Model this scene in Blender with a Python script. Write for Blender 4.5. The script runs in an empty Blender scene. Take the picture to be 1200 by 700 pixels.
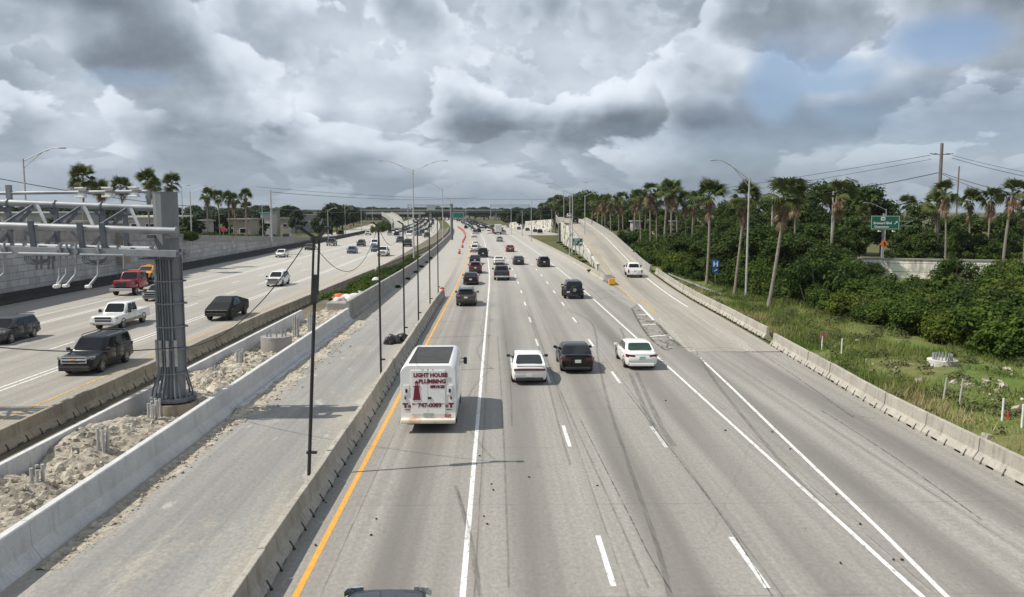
import bpy, bmesh, math, random
import numpy as np
from mathutils import Vector, Matrix, Euler
random.seed(7)
S = bpy.context.scene
COL = S.collection
PI = math.pi
R = math.radians
# ------------------------------------------------------------------ camera geometry
F, CX, CY, CAMH, HX, HY = 960.0, 600.0, 350.0, 9.0, 581.0, 247.0
TH = math.atan((CY - HY) / F)
PSI = math.atan((CX - HX) / F * math.cos(TH))
ROT = Euler((PI / 2 - TH, 0, -PSI)).to_matrix()
def ray(px, py):
    return ROT @ Vector(((px - CX) / F, -(py - CY) / F, -1.0))
def P(px, py, z=0.0):                       # where the sight line meets height z
    d = ray(px, py); t = (z - CAMH) / d.z
    return Vector((d.x * t, d.y * t, z))
def PY(px, py, Y):                          # where the sight line meets distance Y
    d = ray(px, py); t = Y / d.y
    return Vector((d.x * t, Y, CAMH + d.z * t))
# gentle left bend of the motorway
_ys = np.arange(-60, 1501, 1.0)
_sl = np.interp(_ys, [-60, 90, 130, 200, 280, 400, 600, 1500], [0, 0, -.015, -.022, -.03, -.06, -.075, -.075])
_of = np.cumsum(_sl)
def off(y): return float(np.interp(y, _ys, _of))
def slope(y): return float(np.interp(y, _ys, _sl))
def head(y): return -math.atan(slope(y))    # z rotation for something driving along +Y
# ------------------------------------------------------------------ object helpers
def tag(o, label=None, cat=None, group=None, kind=None):
    if label: o['label'] = label
    if cat: o['category'] = cat
    if group: o['group'] = group
    if kind: o['kind'] = kind
    return o
def thing(name, label, cat, loc=(0, 0, 0), rz=0.0, group=None):
    o = bpy.data.objects.new(name, None); COL.objects.link(o)
    o.empty_display_size = .2
    o.location = loc; o.rotation_euler = (0, 0, rz)
    return tag(o, label, cat, group)
def copy_tree(o, parent=None):
    c = o.copy(); COL.objects.link(c)
    if parent is not None: c.parent = parent
    for ch in list(o.children): copy_tree(ch, c)
    return c
class MB:
    def __init__(s): s.v = []; s.f = []
    def add(s, vs, fs):
        b = len(s.v); s.v += [tuple(v) for v in vs]; s.f += [tuple(i + b for i in f) for f in fs]; return s
    def box(s, c, d, rz=0.0, M=None):
        x, y, z = d[0] / 2, d[1] / 2, d[2] / 2
        vs = [Vector((i * x, j * y, k * z)) for k in (-1, 1) for j in (-1, 1) for i in (-1, 1)]
        m = M if M is not None else Matrix.Rotation(rz, 3, 'Z')
        c = Vector(c)
        return s.add([m @ v + c for v in vs], [(0, 2, 3, 1), (4, 5, 7, 6), (0, 1, 5, 4), (2, 6, 7, 3), (0, 4, 6, 2), (1, 3, 7, 5)])
    def bbox(s, c, d, bev=.02, rz=0.0):     # box with bevelled edges
        bm = bmesh.new(); bmesh.ops.create_cube(bm, size=1)
        for v in bm.verts: v.co = Vector((v.co.x * d[0], v.co.y * d[1], v.co.z * d[2]))
        bmesh.ops.bevel(bm, geom=bm.edges[:], offset=bev, segments=2, affect='EDGES', profile=.5)
        m = Matrix.Rotation(rz, 3, 'Z'); c = Vector(c)
        bm.verts.index_update()
        s.add([m @ v.co + c for v in bm.verts], [[v.index for v in f.verts] for f in bm.faces]); bm.free(); return s
    def rings(s, rs, cap0=True, cap1=True, closed=True):
        n = len(rs[0]); vs = [p for r in rs for p in r]; fs = []
        for k in range(len(rs) - 1):
            for i in range(n if closed else n - 1):
                j = (i + 1) % n
                fs.append((k * n + i, k * n + j, (k + 1) * n + j, (k + 1) * n + i))
        if cap0: fs.append(tuple(range(n))[::-1])
        if cap1: fs.append(tuple((len(rs) - 1) * n + i for i in range(n)))
        return s.add(vs, fs)
    def cyl(s, a, b, r0, r1=None, n=12, caps=True):
        a = Vector(a); b = Vector(b); r1 = r0 if r1 is None else r1
        d = (b - a).normalized(); q = d.to_track_quat('Z', 'Y')
        ring = lambda c, r: [c + q @ Vector((r * math.cos(2 * PI * i / n), r * math.sin(2 * PI * i / n), 0)) for i in range(n)]
        return s.rings([ring(a, r0), ring(b, r1)], caps, caps)
    def tube(s, pts, r, n=8, caps=True):
        pts = [Vector(p) for p in pts]; rr = r if isinstance(r, (list, tuple)) else [r] * len(pts)
        rs = []; ref = None
        for i, p in enumerate(pts):
            d = (pts[min(i + 1, len(pts) - 1)] - pts[max(i - 1, 0)]).normalized()
            if ref is None:
                ref = Vector((0, 0, 1)) if abs(d.z) < .9 else Vector((1, 0, 0))
            u = d.cross(ref)
            if u.length < 1e-4: u = d.cross(Vector((0, 1, 0)))
            u.normalize(); w = u.cross(d).normalized(); ref = w
            rs.append([p + (u * math.cos(2 * PI * k / n) + w * math.sin(2 * PI * k / n)) * rr[i] for k in range(n)])
        return s.rings(rs, caps, caps)
    def beam(s, a, b, w, h):                # square bar from a to b
        a = Vector(a); b = Vector(b); d = (b - a); L = d.length; q = d.to_track_quat('Y', 'Z').to_matrix()
        return s.box((a + b) / 2, (w, L, h), M=q)
    def poly(s, pts, thick=None, nrm=None):
        pts = [Vector(p) for p in pts]; n = len(pts)
        if not thick: return s.add(pts, [tuple(range(n))])
        if nrm is None: nrm = (pts[1] - pts[0]).cross(pts[2] - pts[0]).normalized()
        q = [p + nrm * thick for p in pts]
        return s.rings([pts, q])
    def prism(s, prof, path, side=None):    # profile (x offset to the right, z) swept along a ground path (x,y,z)
        path = [Vector(p) for p in path]; rs = []
        for i, p in enumerate(path):
            d = path[min(i + 1, len(path) - 1)] - path[max(i - 1, 0)]; d.z = 0; d.normalize()
            r = Vector((d.y, -d.x, 0))
            rs.append([p + r * a + Vector((0, 0, b)) for a, b in prof])
        return s.rings(rs)
    def build(s, name, mat, parent=None, smooth=False, ang=35, bevel=0.0):
        me = bpy.data.meshes.new(name); me.from_pydata(s.v, [], s.f); me.validate(); 
        bm = bmesh.new(); bm.from_mesh(me); bmesh.ops.recalc_face_normals(bm, faces=bm.faces[:])
        if bevel:
            ed = [e for e in bm.edges if len(e.link_faces) == 2 and e.calc_face_angle(0) > .42]
            bmesh.ops.bevel(bm, geom=ed, offset=bevel, offset_type='OFFSET', segments=2, profile=.5, affect='EDGES', clamp_overlap=True)
        bm.to_mesh(me); bm.free()
        if smooth:
            me.polygons.foreach_set('use_smooth', [True] * len(me.polygons)); me.set_sharp_from_angle(angle=R(ang))
        me.materials.append(mat)
        o = bpy.data.objects.new(name, me); COL.objects.link(o)
        if parent is not None: o.parent = parent
        return o
def rod(name, mat, parent, a, b, r, r1=None, n=10): return MB().cyl(a, b, r, r1, n).build(name, mat, parent, True)
def text_mesh(name, body, size, mat, parent, M, bold=.0, ax='CENTER', sx=1.0, depth=.004):
    cu = bpy.data.curves.new(name, 'FONT'); cu.body = body; cu.size = size; cu.align_x = ax; cu.align_y = 'CENTER'
    cu.extrude = depth; cu.offset = bold; cu.resolution_u = 3
    o = bpy.data.objects.new(name, cu); COL.objects.link(o)
    me = bpy.data.meshes.new_from_object(o.evaluated_get(bpy.context.evaluated_depsgraph_get()))
    bpy.data.objects.remove(o); me.transform(M @ Matrix.Diagonal((sx, 1, 1, 1)))
    me.materials.clear(); me.materials.append(mat)
    q = bpy.data.objects.new(name, me); COL.objects.link(q); q.parent = parent
    return q
# ------------------------------------------------------------------ node helpers
class NT:
    def __init__(s, nt): s.t = nt; s.t.nodes.clear()
    def n(s, typ, **kw):
        x = s.t.nodes.new('ShaderNode' + typ)
        for k, v in kw.items(): setattr(x, k, v)
        return x
    def put(s, sock, v):
        if isinstance(v, bpy.types.NodeSocket): s.t.links.new(v, sock)
        elif v is not None:
            if hasattr(sock.default_value, '__len__') and not hasattr(v, '__len__'): v = [v] * len(sock.default_value)
            if hasattr(v, '__len__') and len(sock.default_value) == 4 and len(v) == 3: v = (*v, 1)
            sock.default_value = v
    def math(s, op, a, b=None, c=None, clamp=False):
        x = s.n('Math', operation=op, use_clamp=clamp)
        for i, v in enumerate((a, b, c)):
            if v is not None: s.put(x.inputs[i], v)
        return x.outputs[0]
    def vmath(s, op, a, b=None, sc=None):
        x = s.n('VectorMath', operation=op); s.put(x.inputs[0], a)
        if b is not None: s.put(x.inputs[1], b)
        if sc is not None: s.put(x.inputs['Scale'], sc)
        return x.outputs['Value'] if op in ('DOT_PRODUCT', 'LENGTH') else x.outputs[0]
    def mix(s, f, a, b, blend='MIX'):
        x = s.n('Mix', data_type='RGBA', blend_type=blend); s.put(x.inputs['Factor'], f); s.put(x.inputs[6], a); s.put(x.inputs[7], b)
        return x.outputs[2]
    def rng(s, v, a, b, c=0.0, d=1.0, smooth=False):
        x = s.n('MapRange', interpolation_type='SMOOTHSTEP' if smooth else 'LINEAR')
        for i, q in enumerate((v, a, b, c, d)): s.put(x.inputs[i], q)
        return x.outputs[0]
    def noise(s, vec, scale, detail=4, rough=.55, dist=0.0):
        x = s.n('TexNoise'); s.put(x.inputs['Vector'], vec)
        for k, v in (('Scale', scale), ('Detail', detail), ('Roughness', rough), ('Distortion', dist)): s.put(x.inputs[k], v)
        return x.outputs['Fac']
    def scale(s, vec, sc):
        return s.vmath('MULTIPLY', vec, sc)
def new_mat(name):
    m = bpy.data.materials.new(name); m.use_nodes = True; return m, NT(m.node_tree)
def finish(nt, col, rough=.6, metal=0.0, bump=None, bs=.3, bd=.02, coat=0.0, spec=.5, alpha=None, trans=None):
    p = nt.n('BsdfPrincipled'); nt.put(p.inputs['Base Color'], col); nt.put(p.inputs['Roughness'], rough); nt.put(p.inputs['Metallic'], metal)
    nt.put(p.inputs['Coat Weight'], coat); nt.put(p.inputs['Coat Roughness'], .03); nt.put(p.inputs['Specular IOR Level'], spec)
    if alpha is not None: nt.put(p.inputs['Alpha'], alpha)
    if bump is not None:
        b = nt.n('Bump'); nt.put(b.inputs['Strength'], bs); nt.put(b.inputs['Distance'], bd); nt.put(b.inputs['Height'], bump); nt.put(p.inputs['Normal'], b.outputs[0])
    o = nt.n('OutputMaterial'); sh = p.outputs[0]
    if trans is not None:
        t = nt.n('BsdfTranslucent'); nt.put(t.inputs['Color'], col); mx = nt.n('MixShader'); nt.put(mx.inputs[0], trans)
        nt.t.links.new(sh, mx.inputs[1]); nt.t.links.new(t.outputs[0], mx.inputs[2]); sh = mx.outputs[0]
    nt.t.links.new(sh, o.inputs[0])
_cache = {}
def pm(name, c1, c2=None, scale=2.0, rough=.6, metal=0.0, bs=0.0, coat=0.0, stretch=(1, 1, 1), lo=.35, hi=.65, spec=.5, detail=5):
    if name in _cache: return _cache[name]
    m, nt = new_mat(name); tc = nt.n('TexCoord').outputs['Object']
    if c2 is None: c2 = tuple(c * .82 for c in c1)
    nz = nt.noise(nt.scale(tc, stretch), scale, detail)
    col = nt.mix(nt.rng(nz, lo, hi), c1, c2)
    finish(nt, col, rough, metal, nt.noise(tc, scale * 6, 3) if bs else None, bs, .02, coat, spec)
    _cache[name] = m; return m
def paint(name, c, rough=.3, coat=.6, metal=0.0):
    if name in _cache: return _cache[name]
    m, nt = new_mat(name); tc = nt.n('TexCoord').outputs['Object']
    nz = nt.noise(tc, 3.0, 5); dust = nt.rng(nz, .5, .85, 0, .12)
    z = nt.n('SeparateXYZ'); nt.put(z.inputs[0], tc)
    low = nt.rng(z.outputs[2], .65, .2, 0, .3)
    dirt = tuple(.72 * a + .28 * b for a, b in zip(c, (.16, .145, .12)))
    col = nt.mix(nt.math('MULTIPLY', low, nt.rng(nz, .3, .6)), c, dirt)
    dk = max(c) < .06
    finish(nt, col, nt.math('ADD', rough, nt.math('MULTIPLY', dust, .5)), metal, coat=.45 if dk else coat, spec=.16 if dk else .5)
    _cache[name] = m; return m
# ------------------------------------------------------------------ materials
def concrete(name, c1, c2, stain=(.09, .08, .07), amt=.7, joint=0.0):
    if name in _cache: return _cache[name]
    m, nt = new_mat(name); g = nt.n('NewGeometry').outputs['Position']
    col = nt.mix(nt.rng(nt.noise(g, .9, 6, .6), .3, .7), c1, c2)
    st = nt.noise(nt.scale(g, (1.6, 1.6, .35)), 2.2, 6, .65)
    col = nt.mix(nt.rng(st, .52, .78, 0, amt), col, stain)
    fine = nt.noise(g, 14, 4, .6)
    col = nt.mix(nt.rng(fine, .35, .7, 0, .35), col, tuple(x * .6 for x in c2))
    finish(nt, col, .85, bump=fine, bs=.35, bd=.02, spec=.3)
    _cache[name] = m; return m
M_BAR = concrete('weathered barrier concrete', (.44, .415, .365), (.30, .28, .24))
M_BARB = concrete('brown barrier concrete', (.38, .33, .25), (.24, .205, .155))
M_WALL = concrete('new pale concrete', (.60, .60, .59), (.48, .485, .49), (.25, .24, .23), .55)
M_OLD = concrete('old stained concrete', (.36, .35, .33), (.24, .23, .22))
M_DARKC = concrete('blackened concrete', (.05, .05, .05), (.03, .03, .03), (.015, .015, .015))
M_GALV = pm('galvanised steel', (.31, .33, .345), (.21, .225, .24), 1.1, .5, .2)
M_COLM = pm('grey column steel', (.215, .225, .235), (.155, .165, .175), 1.2, .5, .2, stretch=(1, 1, .3))
M_BLUST = pm('dark blue grey steel', (.135, .15, .175), (.10, .115, .135), 2, .5, .2)
M_POLE = pm('pale grey pole', (.42, .42, .41), (.33, .33, .33), 2, .5, .1)
M_BLK = pm('black pole', (.012, .012, .013), (.03, .03, .03), 2, .5)
M_RUB = pm('tyre rubber', (.012, .012, .012), (.022, .021, .02), 6, .85)
M_RIM = pm('alloy rim', (.38, .39, .4), (.25, .25, .26), 6, .35, .7)
M_RIMB = pm('black rim', (.02, .02, .02), (.035, .035, .035), 6, .4, .3)
M_GLASS = pm('dark car glass', (.006, .007, .008), (.010, .012, .013), 2, .03, 0, spec=.45)
M_GGLASS = pm('green tinted glass', (.03, .06, .05), (.02, .035, .03), 5, .06, 0, spec=.6)
M_TRIM = pm('black plastic trim', (.015, .015, .016), (.03, .03, .03), 5, .55)
M_TAIL = pm('red tail lamp', (.15, .007, .01), (.07, .004, .006), 8, .15, 0, coat=.5)
M_LAMP = pm('clear headlamp', (.34, .36, .37), (.08, .085, .09), 9, .1, .1, coat=.5)
M_PLATE = pm('licence plate white', (.62, .64, .60), (.5, .55, .5), 14, .5)
M_CHROME = pm('chrome', (.62, .62, .63), (.5, .5, .5), 5, .25, .55)
M_ORANGE = pm('traffic orange', (.62, .10, .02), (.42, .07, .02), 3, .6)
M_WHITE = pm('white plastic', (.72, .72, .70), (.6, .6, .58), 4, .5)
M_SIGNG = pm('sign green', (.005, .13, .075), (.006, .11, .065), 1, .45)
M_SIGNW = pm('sign white', (.75, .77, .76), (.7, .7, .7), 3, .5)
M_SIGNB = pm('sign blue', (.012, .11, .42), (.01, .09, .36), 2, .45)
M_SIGNO = pm('sign orange', (.75, .2, .02), (.65, .16, .02), 2, .5)
M_ALU = pm('sign back aluminium', (.4, .41, .42), (.34, .35, .35), 2, .4, .5)
M_WOOD = pm('weathered wood pole', (.20, .165, .13), (.13, .105, .085), 4, .85, stretch=(1, 1, .1))
M_YEL = pm('yellow nose plastic', (.75, .36, .01), (.6, .28, .01), 3, .5)
M_RED = pm('red marker plastic', (.5, .05, .06), (.4, .04, .05), 3, .5)
# ------------------------------------------------------------------ road surfaces
def road_mat(name, ca, cb, lane0=None, lw=3.65, dark=.3, far=None, patch=None, crack=.16, sand=None, oil=(.075,.07,.063)):
    m, nt = new_mat(name); uv = nt.n('UVMap').outputs[0]
    sp = nt.n('SeparateXYZ'); nt.put(sp.inputs[0], uv); x, y = sp.outputs[0], sp.outputs[1]
    big = nt.noise(nt.scale(uv, (.35, .06, 1)), 1.0, 6, .6)
    col = nt.mix(nt.rng(big, .3, .7), ca, cb)
    streak = nt.noise(nt.scale(uv, (1.7, .012, 1)), 1.0, 5, .6)
    col = nt.mix(nt.rng(streak, .42, .75, 0, .5), col, tuple(c * .5 for c in cb))
    lt = nt.noise(nt.scale(uv, (2.6, .02, 1)), 1.0, 3, .5)
    col = nt.mix(nt.rng(lt, .55, .8, 0, .4), col, tuple(min(c * 1.35, .6) for c in ca))
    if lane0 is not None:
        w = nt.math('COSINE', nt.math('MULTIPLY', nt.math('SUBTRACT', x, lane0), 2 * PI / lw))
        w = nt.rng(w, .1, -1, 0, 1, True)
        w = nt.math('MULTIPLY', w, nt.rng(nt.noise(nt.scale(uv, (.27, .025, 1)), 1.0, 4), .3, .7, .25, 1))
        col = nt.mix(nt.math('MULTIPLY', w, dark), col, oil)
        jn = nt.noise(nt.scale(uv, (.5, .5, 1)), 1.0, 4, .6)
        tj = nt.rng(nt.math('FRACT', nt.math('DIVIDE', nt.math('ADD', y, nt.math('MULTIPLY', jn, .06)), 6.1)), .006, .011, 1, 0)
        lj = nt.rng(nt.math('FRACT', nt.math('DIVIDE', nt.math('SUBTRACT', nt.math('ADD', x, nt.math('MULTIPLY', jn, .08)), lane0 + .3), lw)), .010, .016, 1, 0)
        jt = nt.math('MULTIPLY', nt.math('MAXIMUM', nt.math('MULTIPLY', tj, .6), lj), nt.rng(jn, .35, .6, .12, .6))
        col = nt.mix(jt, col, (.05, .047, .043))
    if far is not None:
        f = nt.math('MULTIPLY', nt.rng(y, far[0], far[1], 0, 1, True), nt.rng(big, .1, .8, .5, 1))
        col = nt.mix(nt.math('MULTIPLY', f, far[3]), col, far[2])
    if sand is not None:
        q = nt.noise(nt.scale(uv, (.5, .16, 1)), 1.0, 8, .68, .4)
        edge = nt.rng(x, sand[1], sand[2], 0, .32)
        q = nt.math('ADD', q, edge); q = nt.math('ADD', q, nt.math('MULTIPLY', nt.math('SUBTRACT', nt.noise(uv, 5.0, 5, .7), .5), .22))
        col = nt.mix(nt.rng(q, .56, .74, 0, .85), col, sand[0])
        q2 = nt.math('ADD', nt.noise(nt.scale(uv, (.9, .12, 1)), 1.0, 7, .65), nt.rng(x, -7.6, -6.1, 0, .3)); col = nt.mix(nt.rng(q2, .55, .8, 0, .7), col, sand[0])
        wsp = nt.noise(nt.scale(uv, (.8, .35, 1)), 1.3, 6, .6)
        col = nt.mix(nt.rng(wsp, .61, .70, 0, .75), col, (.55, .54, .5))
    vor = nt.n('TexVoronoi', feature='DISTANCE_TO_EDGE'); nt.put(vor.inputs['Scale'], 1.0)
    wob = nt.noise(nt.scale(uv, (.9, .9, 1)), 1.0, 4); wv = nt.n('CombineXYZ'); nt.put(wv.inputs[0], wob); nt.put(wv.inputs[1], wob)
    nt.put(vor.inputs['Vector'], nt.vmath('ADD', nt.scale(uv, (.16, .055, 1)), nt.scale(wv.outputs[0], (.35, .35, 0))))
    ck = nt.rng(vor.outputs['Distance'], .0, .006, crack, 0)
    col = nt.mix(ck, col, (.035, .033, .03))
    fine = nt.noise(nt.scale(uv, (1, .6, 1)), 9, 6, .8)
    col = nt.mix(nt.rng(fine, .36, .66, 0, .62), col, tuple(c * .48 for c in cb))
    spk = nt.noise(nt.scale(uv, (1, 1, 1)), 4.5, 2, .5)
    col = nt.mix(nt.rng(spk, .74, .78, 0, .5), col, (.05, .048, .045))
    finish(nt, col, nt.rng(big, .3, .7, .62, .8), bump=fine, bs=.25, bd=.015, spec=.35)
    return m
def rows_mesh(name, ys, fx0, fx1, fz, mat, nx=6, curve=True, kind='structure', uvx=None):
    vs = []; fs = []; uvs = []
    for k, y in enumerate(ys):
        a, b, z = fx0(y), fx1(y), fz(y)
        for i in range(nx + 1):
            x = a + (b - a) * i / nx
            vs.append((x + (off(y) if curve else 0), y, z)); uvs.append((x - (uvx(y) if uvx else 0), y))
    n = nx + 1
    for k in range(len(ys) - 1):
        for i in range(nx): fs.append((k * n + i, k * n + i + 1, (k + 1) * n + i + 1, (k + 1) * n + i))
    me = bpy.data.meshes.new(name); me.from_pydata(vs, [], fs); ul = me.uv_layers.new(name='UVMap')
    for l in me.loops: ul.data[l.index].uv = uvs[l.vertex_index]
    me.materials.append(mat); o = bpy.data.objects.new(name, me); COL.objects.link(o)
    return tag(o, kind=kind)
def K(v): return lambda y: v
def I(xs, vs): return lambda y: float(np.interp(y, xs, vs))
YS = sorted(list(np.arange(-30, 120, 3.0)) + [51.4, 51.6]) + list(np.arange(120, 1000, 8.0))
# ground to the horizon
m, nt = new_mat('ground grass'); g = nt.n('NewGeometry').outputs['Position']
c = nt.mix(nt.rng(nt.noise(g, .05, 6, .6), .35, .65), (.075, .085, .03), (.12, .105, .055))
finish(nt, nt.mix(nt.rng(nt.noise(g, .8, 5, .7), .4, .7, 0, .6), c, (.045, .06, .02)), .95, spec=.1)
M_GROUND = m
o = MB().add([(-2500, -150, -.12), (2500, -150, -.12), (2500, 4000, -.12), (-2500, 4000, -.12)], [(0, 1, 2, 3)]).build('ground', M_GROUND); tag(o, kind='structure')
# main carriageway, driving away
xbar = I([0, 35, 45, 57, 67, 82, 100, 117, 145, 185, 240, 290, 330], [17.3, 17.3, 17.9, 18.6, 19.1, 19.7, 20.9, 22.2, 24.2, 26.1, 28.5, 30.5, 32.1])   # foot of the right barrier
gore = I([0, 51.4, 51.6, 78, 100, 104], [30, 30, 12.35, 13.7, 14.2, 14.2])
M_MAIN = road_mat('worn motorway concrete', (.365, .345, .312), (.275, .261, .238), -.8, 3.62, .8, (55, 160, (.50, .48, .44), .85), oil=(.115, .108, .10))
xr_main = lambda y: min(xbar(y), gore(y)) if y < 104 else 14.1
rows_mesh('motorway_road', YS, K(-6.2), xr_main, K(0), M_MAIN, 8)
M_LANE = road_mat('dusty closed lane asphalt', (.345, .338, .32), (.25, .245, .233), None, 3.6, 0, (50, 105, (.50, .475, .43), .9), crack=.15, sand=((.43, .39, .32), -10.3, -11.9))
rows_mesh('closed_lane', YS, K(-12.6), K(-6.2), K(0), M_LANE, 4)
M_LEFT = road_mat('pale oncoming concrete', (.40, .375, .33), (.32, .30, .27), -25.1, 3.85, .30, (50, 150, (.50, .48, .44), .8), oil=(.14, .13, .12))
rows_mesh('oncoming_road', YS, K(-47.4), K(-18.4), K(0), M_LEFT, 8)
M_RAMP = road_mat('pale ramp concrete', (.44, .41, .355), (.34, .315, .27), -5.9, 4.45, .55, crack=.15, oil=(.15, .135, .115))
rampz = I([0, 95, 115, 130, 145, 165, 185, 210, 240, 265, 290, 310, 340, 400], [.004, .004, .12, .45, 1.0, 2.1, 3.2, 4.15, 5.0, 5.7, 6.2, 6.4, 6.4, 5.6])
wallx = I([100, 104, 152, 235, 290, 340, 400], [14.2, 14.25, 16.9, 18.8, 21.5, 25, 29])
YR = [51.6] + list(np.arange(54, 345, 3.0))
rows_mesh('exit_ramp', YR, lambda y: gore(y) if y < 104 else wallx(y), lambda y: xbar(y), rampz, M_RAMP, 6, False, uvx=xbar)
# ------------------------------------------------------------------ painted lines
def worn(name, c, thr=.62):
    m, nt = new_mat(name); uv = nt.n('NewGeometry').outputs['Position']
    nz = nt.noise(nt.scale(uv, (3, 1.2, 1)), 2.5, 6, .7)
    fine = nt.noise(uv, 20, 3, .7)
    a = nt.rng(nt.math('ADD', nz, nt.math('MULTIPLY', fine, .25)), thr + .12, thr + .28, 1, .15)
    finish(nt, nt.mix(nt.rng(nz, .4, .7), c, tuple(x * .75 for x in c)), .6, alpha=a)
    return m
M_LW = worn('white road paint', (.70, .70, .68), .55); M_LY = worn('yellow road paint', (.66, .33, .05)); M_LF = worn('faded white paint', (.55, .53, .48), .42); M_LYF = worn('faded yellow paint', (.58, .37, .10), .48)
class Lines:
    def __init__(s): s.mb = MB()
    def seg(s, pts, w):                     # pts already world (x,y,z)
        pts = [Vector(p) for p in pts]; L = []; Rr = []
        for i, p in enumerate(pts):
            d = pts[min(i + 1, len(pts) - 1)] - pts[max(i - 1, 0)]; d.z = 0; d.normalize(); r = Vector((d.y, -d.x, 0)) * w / 2
            L.append(p - r); Rr.append(p + r)
        n = len(pts); s.mb.add(L + Rr, [(i, i + n, i + n + 1, i + 1) for i in range(n - 1)])
    def lane(s, x, y0, y1, w=.15, z=.004):
        ys = list(np.arange(y0, y1, 6.0)) + [y1]
        s.seg([(x + off(y), y, z) for y in ys], w)
    def build(s, name, mat): return tag(s.mb.build(name, mat), kind='structure')
W = Lines(); Yl = Lines(); Fd = Lines(); Yf = Lines()
Yl.lane(-4.72, 8, 420, .165)
W.lane(-.8, 8, 420, .15)
W.lane(9.98, 8, 420, .14)
y0 = P(710, 683).y
for k in range(40):
    y = y0 - .2 + k * 11.75
    W.lane(2.82, y, y + 3.1, .145)
    y = P(878, 683).y + k * 11.75
    W.lane(6.5, y - .3, y + 2.8, .145)
def pxl(L, pts, w, z=.006, zf=None): L.seg([(lambda q: (q.x, q.y, z))(P(a, b)) for a, b in pts], w)
pxl(W, [(1112, 702), (1040, 630), (967, 560), (900, 496), (862, 459), (826, 425)], .14)
pxl(Fd, [(826, 425), (812, 410)], .16)
pxl(Fd, [(860, 400), (808, 364)], .17, .009); pxl(Fd, [(880, 413), (861, 401)], .14, .009)
W.seg([(xbar(y) - 1.45, y, rampz(y) + .006) for y in np.arange(76, 330, 4)], .17)
Yf.seg([(xbar(y) - 5.95, y, rampz(y) + .006) for y in np.arange(80, 330, 4)], .16)
pxl(Fd, [(772, 373), (788, 389), (800, 402)], .14, .01)
pxl(Yf, [(749, 350), (758, 357), (768, 368)], .22, .011)
pxl(W, [(748, 356.5), (766, 375.5)], .2, .012); pxl(W, [(768, 377), (772, 381)], .2, .012); pxl(W, [(782, 392.5), (788, 399)], .2, .012)
for a, b in (((749, 369.3), (759.5, 368.7)), ((752, 381.2), (770, 380)), ((761, 394.6), (782, 393))): pxl(W, [a, b], .28, .014)
for x in (-21.35,): Yf.lane(x, 8, 420, .17, .011)
for x in (-24.9, -25.35): W.lane(x, 8, 420, .14)
for x in (-36.4, -36.85): W.lane(x, 8, 300, .14)
W.lane(-39.4, 60, 300, .14)
for k in range(34):
    y = 30 + k * 11.75
    W.lane(-29.15, y, y + 3.1, .15); W.lane(-32.9, y + 2, y + 5.1, .15)
W.build('white_lane_marking', M_LW); Yl.build('yellow_lane_marking', M_LY); Fd.build('faded_lane_marking', M_LF); Yf.build('faded_yellow_marking', M_LYF)
# grey cracked patch in the gore
m, nt = new_mat('cracked gore patch'); g = nt.n('NewGeometry').outputs['Position']
v = nt.n('TexVoronoi', feature='DISTANCE_TO_EDGE'); nt.put(v.inputs['Scale'], .9); nt.put(v.inputs['Vector'], nt.vmath('ADD', g, nt.scale(nt.n('TexNoise').outputs['Color'], (.4, .4, .4))))
c = nt.mix(nt.rng(nt.noise(g, 1.2, 6, .7), .35, .65), (.27, .25, .22), (.18, .17, .15))
finish(nt, nt.mix(nt.rng(v.outputs[0], 0, .05, .85, 0), c, (.03, .028, .025)), .9)
pts = [(741, 361), (748, 357), (766, 376), (780, 391), (799, 407.5), (779, 410), (762, 397), (750, 378)]
o = MB().poly([tuple(P(a, b, .0075)) for a, b in pts]).build('road_patch', m); tag(o, kind='structure')
# dark border seams round the patch, one light pole's painted shadow, tyre marks
m, nt = new_mat('tyre mark rubber'); g = nt.n('NewGeometry').outputs['Position']
nz = nt.noise(nt.scale(g, (5, .35, 1)), 2, 5, .7)
finish(nt, (.05, .047, .043), .8, alpha=nt.rng(nz, .32, .7, .32, .02)); M_SKID = m
m, nt = new_mat('black crack seal and pole shadow'); g = nt.n('NewGeometry').outputs['Position']
finish(nt, (.022, .021, .02), .7, alpha=nt.rng(nt.noise(g, 3, 5, .7), .35, .62, .75, .05)); M_SEAL_SHADOW = m
T = Lines(); C = Lines()
def curve_px(pts, n=14):                    # smooth curve through pixels
    p = [P(a, b) for a, b in pts]; out = []
    for i in range(len(p) - 1):
        p0, p1, p2, p3 = p[max(i - 1, 0)], p[i], p[i + 1], p[min(i + 2, len(p) - 1)]
        for k in range(n):
            t = k / n
            out.append(.5 * ((2 * p1) + (p2 - p0) * t + (2 * p0 - 5 * p1 + 4 * p2 - p3) * t * t + (3 * p1 - p0 - 3 * p2 + p3) * t ** 3))
    return out + [p[-1]]
zc = [.016]
def mark(L, pts, w):
    zc[0] += .0006
    L.seg([(q.x, q.y, zc[0]) for q in curve_px(pts)], w)
mark(T, [(664, 362), (690, 376), (698, 392), (701, 420), (712, 470), (735, 540), (770, 640), (785, 700)], .15)
mark(T, [(727, 385), (732, 398), (735, 420)], .18)
mark(T, [(738, 437), (748, 462), (765, 500), (780, 523)], .22); mark(T, [(746, 437), (757, 462), (775, 500), (790, 523)], .22)
mark(T, [(618, 365), (628, 395), (640, 440), (655, 500), (668, 545)], .10)
mark(T, [(622, 370), (640, 420), (670, 490), (720, 600), (760, 690)], .07)
mark(T, [(583, 395), (588, 470), (592, 560), (596, 690)], .06); mark(T, [(593, 400), (598, 450), (600, 500)], .06)
mark(T, [(534, 570), (545, 610), (555, 660), (563, 700)], .12); mark(T, [(536, 575), (550, 620), (562, 680)], .05)
mark(T, [(815, 412), (840, 450), (905, 530), (960, 590)], .18)
mark(C, [(680, 492), (735, 600), (760, 650), (790, 700)], .035); mark(C, [(735, 460), (800, 545), (850, 612), (905, 700)], .035)
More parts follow.
